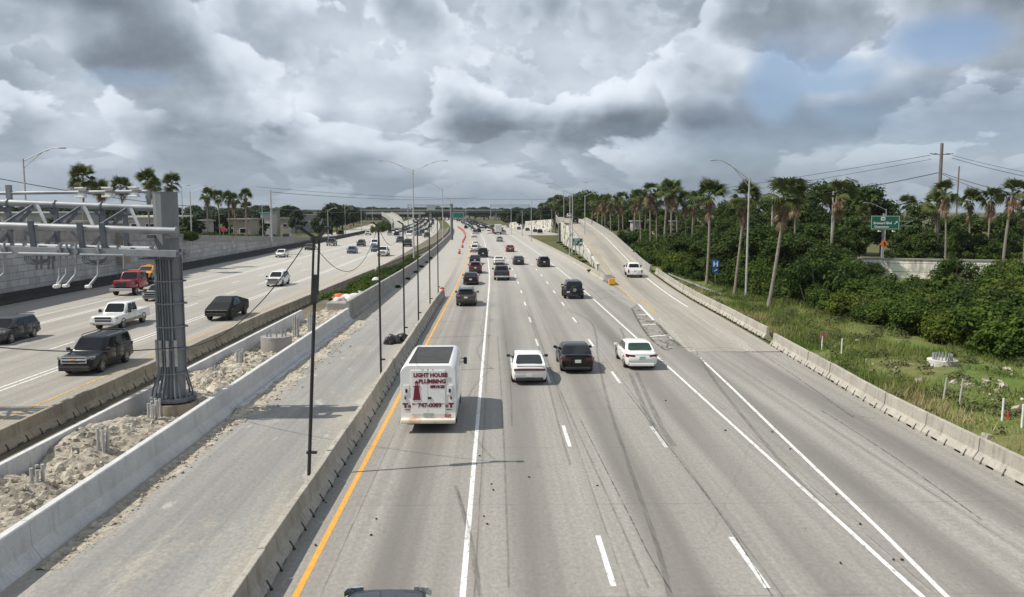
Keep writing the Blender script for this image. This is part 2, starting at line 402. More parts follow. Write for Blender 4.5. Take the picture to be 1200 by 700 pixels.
mark(C, [(475, 405), (530, 402), (577, 400)], .03)  # cast shadow of the third light pole, painted as a thin dark line
mark(C, [(740, 361), (750, 380), (763, 398), (780, 411)], .16); mark(C, [(768, 377), (776, 386), (786, 397), (797, 406)], .28)
mark(C, [(781, 411), (790, 408), (812, 408)], .12); mark(C, [(771, 398), (780, 403), (795, 407)], .1)
mark(C, [(742, 361), (746, 358), (749, 357)], .12); mark(C, [(876, 404), (900, 420), (940, 447), (1000, 490)], .05)
mark(C, [(960, 480), (1000, 505), (1060, 545), (1150, 610)], .05); mark(C, [(984, 485), (1010, 489), (1035, 492)], .05)
mark(C, [(690, 310), (720, 335), (735, 346)], .07); mark(C, [(812, 410), (850, 408), (890, 414)], .06)
for pts in ([(700, 352), (720, 348), (733, 352)], [(695, 343), (712, 341), (722, 346)], [(668, 322), (690, 338), (706, 352)]): mark(C, pts, .08)
T.build('tyre_mark', M_SKID); C.build('road_seam_and_pole_shadow', M_SEAL_SHADOW)
# little scraps lying on the road: tyre crumbs
mb = MB(); rr = random.Random(3)
spots = [(441, 609), (435, 628), (567, 606), (571, 615), (578, 575), (576, 568), (370, 640), (324, 675), (382, 590), (562, 535), (1008, 615), (905, 507), (926, 527), (980, 580), (985, 661), (1047, 657), (1057, 657), (715, 341), (718, 342), (780, 470), (620, 560), (700, 570), (850, 505)]
for a, b in spots:
    p = P(a, b); mb.box((p.x, p.y, .03), (rr.uniform(.03, .10), rr.uniform(.02, .06), .03), rr.uniform(0, 3))
tag(mb.build('tyre_scrap', M_RUB), kind='stuff', label='black tyre scraps scattered on the carriageway', cat='debris')
# ------------------------------------------------------------------ verge, island, median bed
m, nt = new_mat('verge soil and turf'); g = nt.n('NewGeometry').outputs['Position']
a = nt.noise(g, .16, 7, .65); b = nt.noise(g, 1.1, 6, .7)
c = nt.mix(nt.rng(a, .38, .62), (.10, .15, .035), (.17, .15, .07))
c = nt.mix(nt.rng(b, .45, .68, 0, .75), c, (.07, .115, .025))
c = nt.mix(nt.rng(nt.noise(g, .42, 6, .7), .63, .7, 0, .85), c, (.34, .31, .26))
finish(nt, c, .95, bump=b, bs=.6, bd=.15, spec=.1); M_VERGE = m
def hv(x, y):
    return .05 + .18 * math.sin(x * .37 + y * .11) * math.sin(y * .23 - x * .09) + .12 * math.sin(x * 1.3) * math.sin(y * .9) + max(0, x - 24) * .006
vs = []; fs = []; nyv, nxv = 120, 40
for j in range(nyv + 1):
    y = 5 + j * 1.2
    for i in range(nxv + 1):
        t = i / nxv; x0 = xbar(y) + .42; x = x0 + (95 - x0) * t ** 1.6
        zz = hv(x, y) * min(1, (x - x0) * .6 + .1) if y < 125 else hv(x, y) * .5
        vs.append((x, y, zz))
for j in range(nyv):
    for i in range(nxv):
        n = nxv + 1; fs.append((j * n + i, j * n + i + 1, (j + 1) * n + i + 1, (j + 1) * n + i))
tag(MB().add(vs, fs).build('grass_verge', M_VERGE, None, True, 80), kind='structure')
YI = [106, 112, 120, 135, 150, 170, 190, 210, 235, 260, 300, 340]
rows_mesh('grass_island', YI, lambda y: 14.15, lambda y: max(wallx(y) - off(y), 14.2), K(.05), M_GROUND, 3)
# limestone rubble bed between the two new walls
m, nt = new_mat('limestone rubble'); g = nt.n('NewGeometry').outputs['Position']
a = nt.noise(g, 3.5, 8, .75); b = nt.noise(g, .5, 5, .6)
c = nt.mix(nt.rng(b, .35, .65), (.58, .53, .44), (.42, .375, .305)); c = nt.mix(nt.rng(a, .44, .6, 0, .7), c, (.17, .15, .125)); c = nt.mix(nt.rng(nt.noise(g, 9, 3), .6, .7, 0, .8), c, (.6, .57, .5))
finish(nt, c, .95, bump=a, bs=1.0, bd=.12, spec=.1); M_RUBBLE = m
rs = np.random.RandomState(5)
NX, NY = 26, 330
gx = np.linspace(-15.7, -12.05, NX); gy = np.linspace(8, 88, NY)
piles = [(-15.0, 24.5, .6, 1.3), (-15.2, 29.3, .75, 1.5), (-14.2, 32.0, .6, 1.6), (-13.6, 22, .4, 1.5), (-15.1, 41, .7, 2.0), (-13.4, 38, .5, 1.4), (-14.8, 47, .65, 1.8), (-14.9, 55, .35, 2), (-13.1, 43, .45, 1.5), (-14.6, 20, .5, 1.4)]
def nz2(x, y): return (math.sin(x * 2.1 + 1.3 * math.sin(y * 1.7)) * math.sin(y * 1.9 + 1.1 * math.sin(x * 2.3)))
vs = []
for y in gy:
    for x in gx:
        h = .1 + sum(a * math.exp(-((x - px) ** 2 + (y - py) ** 2 * .55) / (r * r)) for px, py, a, r in piles)
        h += .09 * nz2(x, y) + .05 * nz2(x * 2.7, y * 2.4) + rs.normal(0, .055)
        vs.append((x, y, max(h, .02)))
fs = [(j * NX + i, j * NX + i + 1, (j + 1) * NX + i + 1, (j + 1) * NX + i) for j in range(NY - 1) for i in range(NX - 1)]
tag(MB().add(vs, fs).build('rubble_bed', M_RUBBLE, None, False), kind='structure')
mb = MB(); rr = random.Random(9)
for k in range(2600):
    x = rr.uniform(-15.5, -12.2); y = rr.uniform(14, 66)
    h = .1 + sum(a * math.exp(-((x - px) ** 2 + (y - py) ** 2 * .55) / (r * r)) for px, py, a, r in piles) + .07 * nz2(x, y)
    s = .025 + .1 * rr.random() ** 3; mb.box((x, y, h + s * .2), (s * 1.5, s * 1.2, s), M=Euler((rr.uniform(-.6, .6), rr.uniform(-.6, .6), rr.uniform(0, 3))).to_matrix())
for k in range(650):
    y = rr.uniform(20, 68); x = -11.3 + abs(rr.gauss(0, .55)) * (1.2 if y > 36 else .5); s = .02 + .07 * rr.random() ** 3
    mb.box((x, y, s * .3), (s * 1.6, s * 1.3, s), M=Euler((rr.uniform(-.5, .5), rr.uniform(-.5, .5), rr.uniform(0, 3))).to_matrix())
o = mb.build('limestone_rubble', M_RUBBLE); tag(o, 'loose pale limestone rocks in the median between new walls', 'rubble', kind='stuff')
# sand spilled along the wall foot: low lumpy ribbon
vs = []; fs = []; ys = np.linspace(20, 72, 120); n = 9
for y in ys:
    w = .55 + .6 * (math.sin(y * .9) * .5 + math.sin(y * 2.3) * .3 + .5) * (1 if y > 36 else .35)
    for i in range(n):
        t = i / (n - 1); h = (.14 if y > 36 else .05) * (1 - t) ** 1.3 * (1 + .5 * nz2(y, i)) - .01 * t + rs.normal(0, .012) * (1 - t)
        vs.append((-11.62 + w * t, y, max(h, .006 if i < n - 1 else .003)))
for j in range(len(ys) - 1):
    for i in range(n - 1): fs.append((j * n + i, j * n + i + 1, (j + 1) * n + i + 1, (j + 1) * n + i))
tag(MB().add(vs, fs).build('sand_spill', M_RUBBLE), kind='structure')
# strip between the oncoming road and the wall, with soil
M_SOIL = pm('median soil', (.15, .125, .085), (.09, .08, .05), .8, .95, bs=.5)
rows_mesh('median_soil', [y for y in YS if y < 420], K(-18.6), K(-12.4), K(-.03), M_SOIL, 3)
# ------------------------------------------------------------------ vehicles (built facing +Y, base at the middle of the wheelbase on the ground)
def body_loft(st, name, mat, parent, crown=.03):
    rs = []; st = [tuple(map(float, s)) for s in st]; fine = []
    for i in range(len(st) - 1):             # smooth the outline between stations
        a, b, c, d = st[max(i - 1, 0)], st[i], st[i + 1], st[min(i + 2, len(st) - 1)]
        n = 1 if c[0] - b[0] < .12 else 4
        for k in range(n):
            t = k / n; v = []
            for q in range(4):
                m1 = (c[q] - a[q]) / max(c[0] - a[0], .01) * (c[0] - b[0]); m2 = (d[q] - b[q]) / max(d[0] - b[0], .01) * (c[0] - b[0])
                lim = 3 * abs(c[q] - b[q]); m1 = max(-lim, min(lim, m1)); m2 = max(-lim, min(lim, m2))
                v.append((2 * t ** 3 - 3 * t * t + 1) * b[q] + (t ** 3 - 2 * t * t + t) * m1 + (3 * t * t - 2 * t ** 3) * c[q] + (t ** 3 - t * t) * m2)
            v[0] = b[0] + (c[0] - b[0]) * t; fine.append(tuple(v))
    fine.append(st[-1])
    for y, w, zb, zt in fine:
        h = zt - zb
        half = [(0, zb), (w * .8, zb), (w * .95, zb + .10 * h), (w * .995, zb + .32 * h), (w, zb + .5 * h), (w * .985, zb + .72 * h), (w * .955, zb + .88 * h), (w * .89, zb + .97 * h), (w * .75, zt + crown * .5), (w * .4, zt + crown), (0, zt + crown * 1.1)]
        ring = [(x, y, z) for x, z in half] + [(-x, y, z) for x, z in half[-2:0:-1]]
        rs.append(ring)
    return MB().rings(rs).build(name, mat, parent, True, 55, .025)
def quad_window(bl, br, tr, tl, ins, name, mat, parent, cut=.12, push=.012, th=.012):
    bl, br, tr, tl = map(Vector, (bl, br, tr, tl))
    u0, u1, v0, v1 = ins
    def q(u, v): return (bl * (1 - u) + br * u) * (1 - v) + (tl * (1 - u) + tr * u) * v
    du, dv = (u1 - u0) * cut * .6, (v1 - v0) * cut
    pts = [q(u0 + du, v0), q(u1 - du, v0), q(u1, v0 + dv), q(u1, v1 - dv), q(u1 - du, v1), q(u0 + du, v1), q(u0, v1 - dv), q(u0, v0 + dv)]
    n = (br - bl).cross(tl - bl).normalized()
    return MB().poly([p + n * (push - th) for p in pts], th, n).build(name, mat, parent)
def wheel(parent, x, y, r, w, rim=None):
    s = 1 if x > 0 else -1
    n = 18; prof = [(-w / 2, r * .62), (-w / 2, r * .92), (-w / 2 + .03, r), (w / 2 - .03, r), (w / 2, r * .92), (w / 2, r * .62)]
    rs = [[(x + a, y + q * math.cos(2 * PI * k / n), r + q * math.sin(2 * PI * k / n)) for k in range(n)] for a, q in prof]
    t = MB().rings(rs).build('wheel', M_RUB, parent, True, 40)
    mb = MB(); xo = x + s * (w / 2 + .004)
    for k in range(5):
        a = 2 * PI * k / 5; c, d = math.cos(a), math.sin(a)
        mb.beam((xo, y + .05 * c, r + .05 * d), (xo, y + r * .62 * c, r + r * .62 * d), .03, .09)
    rs = [[(xo + e, y + q * math.cos(2 * PI * k / n), r + q * math.sin(2 * PI * k / n)) for k in range(n)] for e, q in ((-.02, r * .66), (.012, r * .66), (.012, r * .58), (-.02, r * .58))]
    mb.rings(rs + [rs[0]], False, False)
    mb.cyl((xo - .02, y, r), (xo + .015, y, r), .07, n=10)
    mb.build('rim', rim or M_RIM, t, True, 40)
    return t
def cabin(st, mat, parent, glass, roof_name='cabin', sidewin=(2,), rear=True, crown=.05, roofmat=None, rear_ins=(.09, .91, .14, .9)):
    """st: belt rear y, roof rear y, roof front y, belt front y, belt z rear, belt z front, roof z, half width belt, half width roof"""
    yb, yr, yf, yw, zb, zf, zr, wb, wr = st
    rs = []
    def ring(y, z, w, k):                   # rings along height
        return None
    # belt -> shoulder -> roof edge -> roof crown
    lv = []
    def loop(t, wsc, z, ins):
        a = yb + (yr - yb) * t + ins; b = yw + (yf - yw) * t - ins; w = wb + (wr - wb) * t
        w *= wsc
        c = .10 * (b - a)
        return [(-w * .96, a, z(0)), (w * .96, a, z(0)), (w, a + c * .6, z(0)), (w, b - c * .9, z(1)), (w * .86, b, z(1)), (-w * .86, b, z(1)), (-w, b - c * .9, z(1)), (-w, a + c * .6, z(0))]
    zz = lambda t: (lambda e: (zb if e == 0 else zf) * (1 - t) + zr * t)
    rs = [loop(0, 1, zz(0), 0), loop(.5, 1.015, zz(.5), 0), loop(.92, 1.0, zz(.92), 0), loop(1.0, .95, zz(1), .05), loop(1.0, .70, lambda e: zr + crown * .8, .28), loop(1.0, .3, lambda e: zr + crown, .55)]
    o = MB().rings(rs).build(roof_name, roofmat or mat, parent, True, 50, .045)
    def pt(sx, front, t):
        l = loop(t, 1.012, zz(t), 0); i = {(-1, 0): 0, (1, 0): 1, (1, 1): 4, (-1, 1): 5}[(sx, front)]; return l[i]
    def sd(sx, front, t):
        l = loop(t, 1.012, zz(t), 0); i = {(-1, 0): 7, (1, 0): 2, (1, 1): 3, (-1, 1): 6}[(sx, front)]; return l[i]
    if rear: quad_window(pt(-1, 0, 0), pt(1, 0, 0), pt(1, 0, .97), pt(-1, 0, .97), rear_ins, 'rear_window', glass[0], parent)
    quad_window(pt(1, 1, 0), pt(-1, 1, 0), pt(-1, 1, .97), pt(1, 1, .97), (.03, .97, .08, .95), 'windshield', glass[1], parent)
    n = sidewin[0]
    for s in (1, -1):
        for k in range(n):
            a, b = k / n + .02 * (k > 0) + .025 * (k == 0), (k + 1) / n - .02 * (k < n - 1) - .05 * (k == n - 1)
            if s == 1: quad_window(sd(1, 0, .02), sd(1, 1, .02), sd(1, 1, .95), sd(1, 0, .95), (a, b, .10, .93), 'side_window', glass[2], parent, .18, .014)
            else: quad_window(sd(-1, 1, .02), sd(-1, 0, .02), sd(-1, 0, .95), sd(-1, 1, .95), (1 - b, 1 - a, .10, .93), 'side_window', glass[2], parent, .18, .014)
    return o
def mirrors(parent, w, y, z, mat, sz=(.2, .12, .15)):
    for s in (1, -1):
        MB().bbox((s * (w + sz[0] / 2 + .02), y, z), sz, .03).beam((s * (w - .12), y + .02, z - .03), (s * (w + .06), y, z - .02), .05, .04).build('mirror', mat, parent, True)
def arches(parent, w, ys, r):
    for y in ys:
        for s in (1, -1):
            n = 14; mb = MB()
            rs = [[(s * (w - .16), y + q * math.cos(PI * k / n - .12 + .24 * k / n), r + q * math.sin(PI * k / n - .12 + .24 * k / n)) for k in range(n + 1)] for q in (r * .95, r * 1.18)]
            rs2 = [[(s * (w + .006), p[1], p[2]) for p in rr_] for rr_ in rs]
            mb.rings([rs[0], rs2[0], rs2[1], rs[1], rs[0]], False, False, closed=False)
            mb.build('wheel_arch', M_TRIM, parent, True, 40)
def doors(parent, w, spans, zc, hh, mat):
    for s in (1, -1):
        for y, l in spans:
            d = MB().bbox((s * (w - .016), y, zc), (.05, l, hh), .022).build('door', mat, parent, True)
            MB().bbox((s * (w + .012), y - l * .36, zc + hh * .3), (.03, .18, .035), .01).build('handle', M_TRIM, d)
GL = lambda: (M_GLASS, M_GLASS, M_GLASS)
def common(root, L, w, wb_, r, tw, rim, rear_plate=True, plate_z=.8, plate=None, dy=.03):
    for y in (-wb_ / 2, wb_ / 2):
        for s in (1, -1): wheel(root, s * (w - tw / 2 - .01), y, r, tw, rim)
    arches(root, w, (-wb_ / 2, wb_ / 2), r)
    if rear_plate: MB().bbox((0, -L / 2 - dy, plate_z), (.34, .03, .17), .008).build('license_plate', plate or M_PLATE, root)
def tails(root, w, L, z, kind='wrap', dy=.03):
    if kind == 'bar':
        MB().bbox((0, -L / 2 - dy, z), (w * 1.75, .06, .11), .02).build('tail_light', M_TAIL, root)
    else:
        for s in (1, -1):
            if kind == 'wrap':
                mb = MB(); y = -L / 2
                mb.rings([[(s * w * .45, y - dy, z - .05), (s * w * .45, y - dy, z + .04), (s * w * .45, y + .03, z + .04), (s * w * .45, y + .03, z - .05)],
                          [(s * w * .86, y - dy + .02, z - .10), (s * w * .86, y - dy + .02, z + .09), (s * w * .86, y + .1, z + .09), (s * w * .86, y + .1, z - .10)],
                          [(s * w * 1.005, y + .22, z - .05), (s * w * 1.005, y + .22, z + .09), (s * w * .9, y + .25, z + .09), (s * w * .9, y + .25, z - .05)]])
                mb.build('tail_light', M_TAIL, root, True, 30)
            else: MB().bbox((s * w * .88, -L / 2 - dy + .02, z), (.17, .1, .38 if kind == 'tall' else .2), .03).build('tail_light', M_TAIL, root, True)
def front_end(root, L, w, z, zg, grille=(1.0, .26), bar=None, hz=None, hw=.34):
    for s in (1, -1):
        y = L / 2
        MB().rings([[(s * (w - hw - .05), y + .015, z - .08), (s * (w - hw - .05), y + .015, z + .05), (s * (w - hw - .05), y - .08, z + .06), (s * (w - hw - .05), y - .08, z - .08)],
                    [(s * (w - .06), y - .09, z - .07), (s * (w - .06), y - .09, z + .07), (s * (w - .06), y - .2, z + .09), (s * (w - .06), y - .2, z - .07)],
                    [(s * (w + .008), y - .26, z - .03), (s * (w + .008), y - .26, z + .07), (s * (w - .02), y - .36, z + .08), (s * (w - .02), y - .36, z - .03)]]).build('headlight', M_LAMP, root, True, 30)
    g = MB().bbox((0, L / 2 + .01, zg), (grille[0], .06, grille[1]), .03).build('grille', M_TRIM, root)
    if bar: MB().bbox((0, L / 2 + .045, zg), (grille[0] + .12, .03, bar), .012).build('grille_bar', M_CHROME, g)
    MB().bbox((0, L / 2 + .02, zg - grille[1] / 2 - .16), (w * 1.5, .06, .13), .03).build('lower_intake', M_TRIM, root)
def make_sedan(name, label, paintm, glass=None, tail='wrap', L=4.85, w=.91, H=1.45, fast=False, lip=False, rim=None, group=None, plate=None, detail=True, trimdark=True):
    root = thing(name, label, 'car', group=group); h = L / 2
    body_loft([(-h, w * .78, .42, .92), (-h + .06, w * .9, .30, 1.0), (-h + .25, w * .97, .22, 1.03), (-h + 1.0, w, .19, 1.0), (-.3, w, .18, .96), (.9, w, .19, .93), (h - .9, w * .98, .20, .84), (h - .25, w * .9, .24, .73), (h - .05, w * .78, .32, .62), (h, w * .62, .38, .56)], 'body', paintm, root)
    rr_ = (-h + .34, -h + 1.6, .35, 1.3) if fast else (-h + .62, -h + 1.38, .35, 1.25)
    cabin((rr_[0], rr_[1], rr_[2], rr_[3], 1.0, .92, H - .05, w * .94, w * .77), paintm, root, glass or GL(), sidewin=(2,), rear_ins=(.07, .93, .10, .93))
    if not detail: 
        return root
    common(root, L, w, L * .585, .33, .22, rim, plate_z=.72 if not fast else .55, plate=plate)
    tails(root, w, L, .84, tail)
    MB().bbox((0, -h - .012, .34), (w * 1.55, .06, .17), .04).build('bumper_insert', M_TRIM if trimdark else paintm, root)
    MB().bbox((0, -h + .02, .66), (w * 1.72, .10, .3), .05).build('bumper', paintm, root, True)
    mirrors(root, w, .85, 1.0, M_TRIM if fast else paintm); doors(root, w, ((-.62, .95), (.42, 1.08)), .64, .5, paintm)
    if lip: MB().bbox((0, -h + .12, 1.045), (w * 1.5, .22, .035), .015).build('spoiler', paintm, root)
    front_end(root, L, w, .68, .55, (.9, .16))
    return root
def make_suv(name, label, paintm, glass=None, tail='wrap', L=4.7, w=.94, H=1.7, rim=None, group=None, boxy=0.0, rack=False, plate=None, chrome=.05, lampz=.92, nose=1.0, wins=3):
    root = thing(name, label, 'suv', group=group); h = L / 2; bz = .62 * H
    body_loft([(-h, w * .84, .42, bz * .97), (-h + .06, w * .93, .33, bz), (-h + .3, w * .985, .27, bz + .02), (-h + 1.2, w, .24, bz), (.2, w, .24, bz - .02), (1.0, w, .24, bz - .04), (h - .8, w * .985, .26, bz - .10), (h - .22, w * .95, .27, bz - .14), (h - .05, w * .9, .28, bz - .20), (h, w * .82, .32, bz - .30)], 'body', paintm, root)
    cabin((-h + .10, -h + .38 - .15 * boxy, .34 + .1 * boxy, 1.28 - .04 * boxy, bz, bz - .03, H - .06, w * .92, w * (.72 + .08 * boxy)), paintm, root, glass or GL(), sidewin=(wins,), rear_ins=(.08, .92, .16, .88))
    common(root, L, w, L * .585, .37, .25, rim, plate_z=.86, plate=plate)
    tails(root, w, L, bz - .12, tail)
    MB().bbox((0, -h - .01, .50), (w * 1.8, .14, .24), .05).build('bumper', M_TRIM, root, True)
    MB().bbox((0, -h + .28, H + .0), (w * 1.25, .3, .04), .015).build('spoiler', paintm, root)
    mirrors(root, w, .95, bz + .06, M_TRIM, (.2, .13, .19)); doors(root, w, ((-.62, .95), (.45, 1.1)), .46 * H, .62, paintm)
    front_end(root, L, w, lampz - .04, lampz - .1, (w * 1.25, .34), chrome)
    if rack:
        for s in (1, -1): MB().tube([(s * w * .66, -h + .6, H - .02), (s * w * .66, -h + .7, H + .06), (s * w * .66, .2, H + .06), (s * w * .66, .35, H - .02)], .02, 6).build('roof_rail', M_TRIM, root, True)
    return root
def make_pickup(name, label, paintm, glass=None, L=5.8, w=1.0, H=1.9, rim=None, group=None, cover=False, two_tone=None, tail='tall', bedfill=None, tgmat=None, chrome_b=True):
    root = thing(name, label, 'pickup truck', group=group); h = L / 2; bz = 1.16
    bl = L * .33
    body_loft([(-h + bl - .02, w, .42, bz), (0.1, w, .40, bz), (.95, w, .4, bz), (h - 1.0, w, .42, bz - .03), (h - .2, w * .98, .42, bz - .05), (h - .03, w * .95, .42, bz - .09), (h, w * .9, .46, bz - .16)], 'body', paintm, root, .03)
    cabin((-h + bl + .02, -h + bl + .2, .62, 1.25, bz, bz, H - .06, w * .93, w * .76), paintm, root, glass or GL(), sidewin=(2,), rear_ins=(.1, .9, .15, .85))
    b = MB()
    b.box((0, -h + bl / 2, .72), (w * 1.7, bl - .06, .08))
    for s in (1, -1): b.bbox((s * (w - .05), -h + bl / 2, .82), (.1, bl - .01, .72), .03)
    b.box((0, -h + bl - .04, .9), (w * 1.8, .06, .5))
    bd = b.build('truck_bed', paintm, root, True)
    t = MB().bbox((0, -h + .02, .86), (w * 1.7, .08, .6), .03).build('tailgate', tgmat or paintm, root, True)
    MB().bbox((0, -h - .022, .95), (.3, .02, .06), .008).build('tailgate_handle', M_TRIM, t)
    if cover: MB().bbox((0, -h + bl / 2, 1.19), (w * 1.82, bl, .05), .02).build('bed_cover', M_TRIM, root)
    MB().bbox((0, -h - .08, .55), (w * 1.9, .2, .2), .05).build('bumper', M_CHROME if chrome_b else M_TRIM, root, True)
    common(root, L, w, L * .6, .39, .27, rim, plate_z=.56, dy=.19)
    tails(root, w, L, .95, tail)
    mirrors(root, w, 1.0, bz + .14, M_TRIM, (.22, .14, .26)); doors(root, w, ((-.4, .7), (.55, 1.1)), .84, .55, paintm)
    front_end(root, L, w, .92, .86, (w * 1.2, .40), .07)
    MB().bbox((0, h - .0, .6), (w * 1.9, .2, .2), .05).build('front_bumper', M_CHROME, root, True)
    if two_tone: MB().bbox((w + .002, -.1, .58), (.02, L * .52, .24), .008).bbox((-w - .002, -.1, .58), (.02, L * .52, .24), .008).build('lower_trim', two_tone, root)
    return root
def place(o, px, py, face=1, end='rear', L=4.8, dx=0.0):
    """the near end of the vehicle (rear for those leaving, front for those coming) stands at the pixel"""
    p = P(px, py + .022 * (py - HY)); y = p.y + L / 2 - .1
    o.location = (p.x + (off(y) - off(p.y)) + dx, y, .0)
    o.rotation_euler = (0, 0, head(y) + (0 if face == 1 else PI))
    return o
PW = paint('white car paint', (.72, .72, .70)); PK = paint('black car paint', (.007, .007, .0085)); PDG = paint('dark grey car paint', (.045, .047, .05), metal=.3)
PBR = paint('brownish grey car paint', (.085, .08, .078), metal=.4); PMR = paint('dark red car paint', (.10, .012, .018), metal=.2); PRD = paint('bright red car paint', (.24, .015, .025)); PBL = paint('steel blue car paint', (.07, .11, .18), metal=.3)
PSV = paint('silver car paint', (.30, .32, .33), metal=.5); PNV = paint('navy car paint', (.014, .018, .032), metal=.2); PMB = pm('matte black wrap', (.010, .010, .011), (.016, .016, .017), 3, .55, spec=.2); PYT = paint('taxi yellow paint', (.62, .27, .02)); PGN = paint('dark green car paint', (.025, .05, .04), metal=.2)
# --- step van
def make_stepvan():
    root = thing('step_van', 'boxy white plumbing van with maroon lettering and a lighthouse on its rear doors', 'van')
    L, w, H = 6.2, 1.12, 2.78; h = L / 2
    # body shell with rounded roof edges
    def ring(y, k, zt):
        pr = [(w * k, .55), (w * k, zt - .26), (w * k - .05, zt - .16), (w * k - .18, zt - .035), (w * k - .27, zt)]
        return [(x, y, z) for x, z in pr] + [(-x, y, z) for x, z in pr[::-1]]
    MB().rings([ring(-h, .985, H - .03), ring(-h + .05, 1, H), ring(h - 1.5, 1, H), ring(h - .9, .99, H - .06), ring(h - .5, .96, H - .7), ring(h - .3, .93, 1.5)]).build('body', PW, root, True, 32)
    MB().rings([[(x, h - 1.2, z) for x, z in ((1.02, .4), (1.02, 1.35), (-1.02, 1.35), (-1.02, .4))], [(x, h - .1, z) for x, z in ((1.0, .4), (1.0, 1.25), (-1.0, 1.25), (-1.0, .4))], [(x, h, z) for x, z in ((.9, .45), (.9, 1.1), (-.9, 1.1), (-.9, .45))]]).build('hood', PW, root, True, 30)
    MB().bbox((0, -h + 2.3, H + .012), (w * 1.46, 4.0, .03), .01).build('roof_panel', pm('black roof membrane', (.025, .025, .026), (.045, .045, .045), 2, .8), root)
    MB().poly([(-.9, h - .47, 1.62), (.9, h - .47, 1.62), (.92, h - .86, 2.55), (-.92, h - .86, 2.55)], .03, Vector((0, .9, .4)).normalized()).build('windshield', M_GLASS, root)
    yb = -h - .002
    for s in (1, -1):
        d = MB().bbox((s * .35, yb - .012, 1.66), (.685, .035, 1.82), .012).build('rear_door', PW, root)
        MB().bbox((s * .35, yb - .0305, 1.18), (.62, .012, .02), .004).build('door_seam', M_TRIM, d)
        MB().bbox((s * .88, yb - .01, 1.75), (.22, .03, .42), .012).build('lamp_panel', PW, root)
        MB().bbox((s * .88, yb - .03, 1.72), (.09, .03, .15), .012).build('vent', M_TRIM, root)
        MB().bbox((s * .93, yb - .02, 1.42), (.06, .04, .12), .012).build('marker_lamp', M_TAIL, root)
        # faucet shaped maroon emblem with a ring
        mm = MB().bbox((s * .93, yb - .022, 1.18), (.22, .02, .07), .008).bbox((s * .93, yb - .022, 1.09), (.09, .02, .16), .008)
        mm.build('faucet_emblem', M_MAROON, root)
        mb = MB(); n = 12
        mb.rings([[(s * .76 + q * math.cos(2 * PI * k / n), yb + dd, 1.08 + q * math.sin(2 * PI * k / n)) for k in range(n)] for dd, q in ((-.03, .06), (-.03, .03), (0, .03), (0, .06), (-.03, .06))], False, False)
        mb.build('ring_emblem', M_MAROON, root)
        MB().bbox((s * .9 - .05 * s, yb - .012, .93), (.24, .01, .025), .003).build('small_print', M_TRIM, root)
    for k in (-1, 0, 1): MB().bbox((k * .2, yb - .015, H - .2), (.05, .03, .025), .008).build('clearance_lamp', M_TRIM, root)
    MB().bbox((.06, yb - .035, 1.42), (.15, .04, .09), .012).build('door_handle', M_TRIM, root)
    MB().bbox((0, yb - .03, .72), (.4, .03, .17), .01).build('license_plate', pm('pale green plate', (.35, .4, .33), (.25, .3, .24), 12, .5), root)
    MB().bbox((0, yb - .12, .5), (w * 1.98, .34, .17), .03).build('rear_bumper', pm('rusty white step', (.62, .57, .48), (.42, .2, .09), 1.3, .7, lo=.5, hi=.68), root, True)
    MB().bbox((.8, yb - .03, .68), (.26, .02, .13), .008).build('rust_patch', pm('rust', (.22, .08, .04), (.4, .3, .22), 9, .9), root)
    MB().bbox((0, -.2, .5), (1.7, L - .6, .25), .03).build('chassis', M_TRIM, root)
    for y in (-1.6, 2.1):
        for s in (1, -1): wheel(root, s * (w - .16), y, .38, .26)
    for s in (1, -1):
        m_ = MB().bbox((s * (w + .2), h - 1.0, 2.0), (.16, .10, .32), .03).beam((s * w, h - .95, 1.9), (s * (w + .18), h - .98, 2.0), .03, .03).beam((s * w, h - .95, 2.12), (s * (w + .18), h - .98, 2.06), .03, .03).build('mirror', M_TRIM, root, True)
    Mx = lambda x, z: Matrix.Translation((x, yb - .034, z)) @ Matrix.Rotation(PI / 2, 4, 'X')
    text_mesh('lettering', 'LIGHT HOUSE', .225, M_MAROON, root, Mx(.10, 2.36), .012, sx=.97)
    text_mesh('lettering', 'PLUMBING', .225, M_MAROON, root, Mx(.17, 2.10), .012, sx=1.02)
    text_mesh('lettering', 'SERVICES', .15, M_MAROON, root, Mx(.38, 1.88), .011, sx=.95)
    text_mesh('lettering', '747-0089', .24, M_MAROON, root, Mx(.06, 1.115), .011, sx=1.05)
    text_mesh('lettering', '954', .08, M_MAROON, root, Mx(-.60, 1.17), .003)
    lx = -.46; e = MB()
    e.poly([(lx - .17, yb - .034, 1.34), (lx + .17, yb - .034, 1.34), (lx + .14, yb - .034, 1.42), (lx + .09, yb - .034, 1.88), (lx - .09, yb - .034, 1.88), (lx - .14, yb - .034, 1.42)], .012)
    e.box((lx, yb - .04, 1.9), (.27, .02, .04)).box((lx, yb - .036, 1.98), (.12, .014, .13)).poly([(lx - .09, yb - .034, 2.05), (lx + .09, yb - .034, 2.05), (lx, yb - .034, 2.16)], .012)
    lh = e.build('lighthouse_emblem', M_MAROON, root)
    MB().box((lx, yb - .046, 1.98), (.07, .01, .08)).build('emblem_lantern', pm('emblem tan', (.4, .28, .16), None, 3, .6), lh)
    return root, L
M_MAROON = pm('maroon lettering', (.17, .012, .025), (.13, .01, .02), 3, .5)
v, L = make_stepvan(); place(v, 502.5, 500, 1, 'rear', L)
